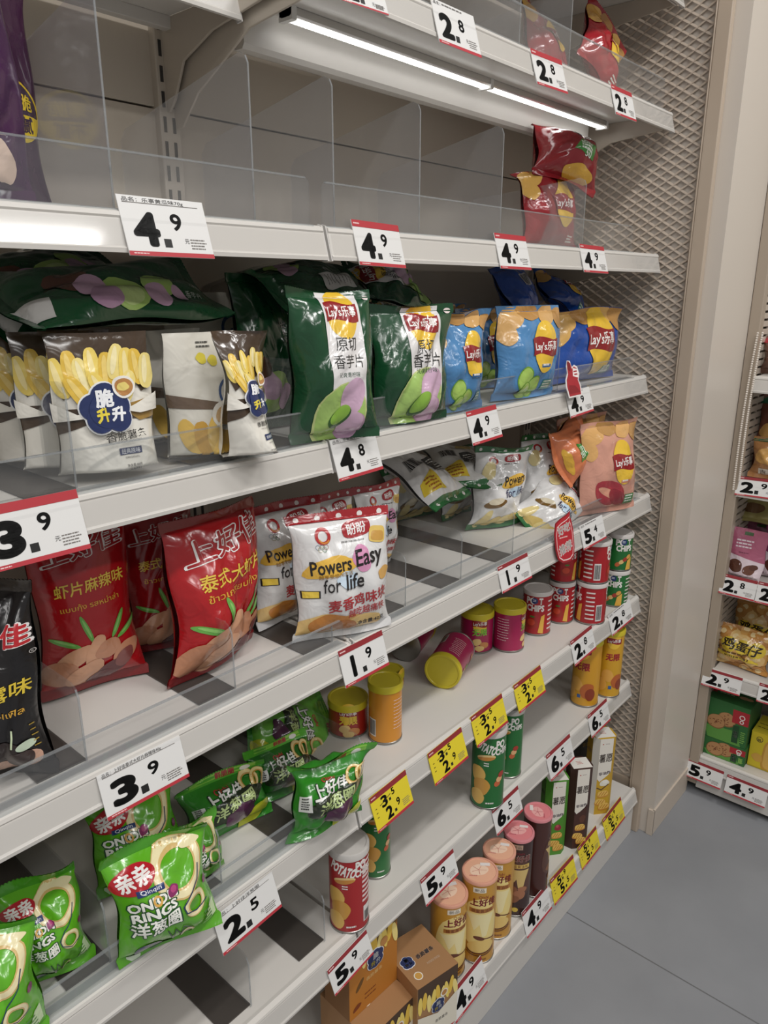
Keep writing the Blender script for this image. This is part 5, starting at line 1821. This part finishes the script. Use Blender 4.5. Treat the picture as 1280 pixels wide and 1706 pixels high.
g1 = on((1145, 1283), 0, XF + .03)
zt = RS[3] + .001
top1 = meet((1150, 1215), (XF + .03, 0, 0), (1, 0, 0))[2] - zt
rbox('lower green cookie box behind the 5.9 card', 1161, 1240, 1275, XF + .03, zt, top1, .12, '#2a5f30', {'front': art_cookie, 'top': art_cookie_top})
h2 = meet((1152, 1150), (XF + .03, 0, 0), (1, 0, 0))[2] - zt - top1
rbox('upper green cookie box stacked on the other one', 1163, 1246, 1222, XF + .03, zt + top1 + .001, h2, .12, '#2a5f30', {'front': art_cookie, 'top': art_cookie_top})
h3 = meet((1240, 1212), (XF + .05, 0, 0), (1, 0, 0))[2] - zt
rbox('yellow biscuit box cut off by the right edge', 1240, 1325, 1300, XF + .05, zt, h3, .10, '#d9c22c', {'front': art_yellowbox, 'top': lambda a: (a.rect('#dcc838', -.5, 0, .5, 1), a.fine('#6a5a20', -.2, .5, .5, 2, .2, .03))})
# bead chains hanging at the front
for lab, t, bt in (('left bead chain of small white balls hanging in front of the right hand shelves', (1263, 555), (1222, 815)), ('right bead chain of small white balls hanging in front of the right hand shelves', (1271, 555), (1232, 800))):
    a, c = on(t, 0, XF - .012), on(bt, 0, XF - .012)
    r = thing('bead_chain', lab, 'bead chain', c, None, 'bead chains at the right edge')
    b = MB()
    n = 70
    for i in range(n):
        q = (a - c) * i / (n - 1) + np.array([0, .004 * math.sin(i / n * PI), 0])
        prof = [(.0028 * math.sin(PI * j / 6), q[2] - .0028 * math.cos(PI * j / 6)) for j in range(7)]
        b.lathe(prof, 8, 0, (q[0], q[1]))
    b.tube([(0, 0, 0), tuple((a - c) / 2 + np.array([0, .004, 0])), tuple(a - c)], .0007, 5)
    b.build('beads', mat('#d6cdc2', 'plastic'), r, smooth=True)


def rpc(label, k, bl, br, tl, big, small, **kw):
    price_card(label, bl, br, tl, XF, RS[k] - .034, big, small, axis=0, group='price cards on the right hand shelves', **kw)


rpc('2.9 price card below the bread packet, at the foot of the bead chains', 0, (1224, 824), (1300, 834), (1232, 793), '2', '9', top='dark')
rpc('2.8 price card below the pink cookie pouch', 1, (1197, 987), (1256, 1002), (1206, 955), '2', '8', top='dark')
rpc('price card cut off by the right edge below the magenta pouch', 1, (1257, 1003), (1318, 1018), (1264, 968), '2', '8', top='dark')
rpc('2.9 price card below the egg waffle packets', 2, (1168, 1140), (1232, 1160), (1174, 1111), '2', '9', top='dark')
rpc('price card cut off by the right edge below the dark packet', 2, (1260, 1168), (1318, 1186), (1266, 1137), '2', '9', top='dark')
rpc('5.9 price card below the green cookie boxes', 3, (1140, 1291), (1200, 1316), (1148, 1262), '5', '9', top='dark')
rpc('4.9 price card below the yellow biscuit box', 3, (1206, 1319), (1274, 1347), (1214, 1290), '4', '9', top='dark')
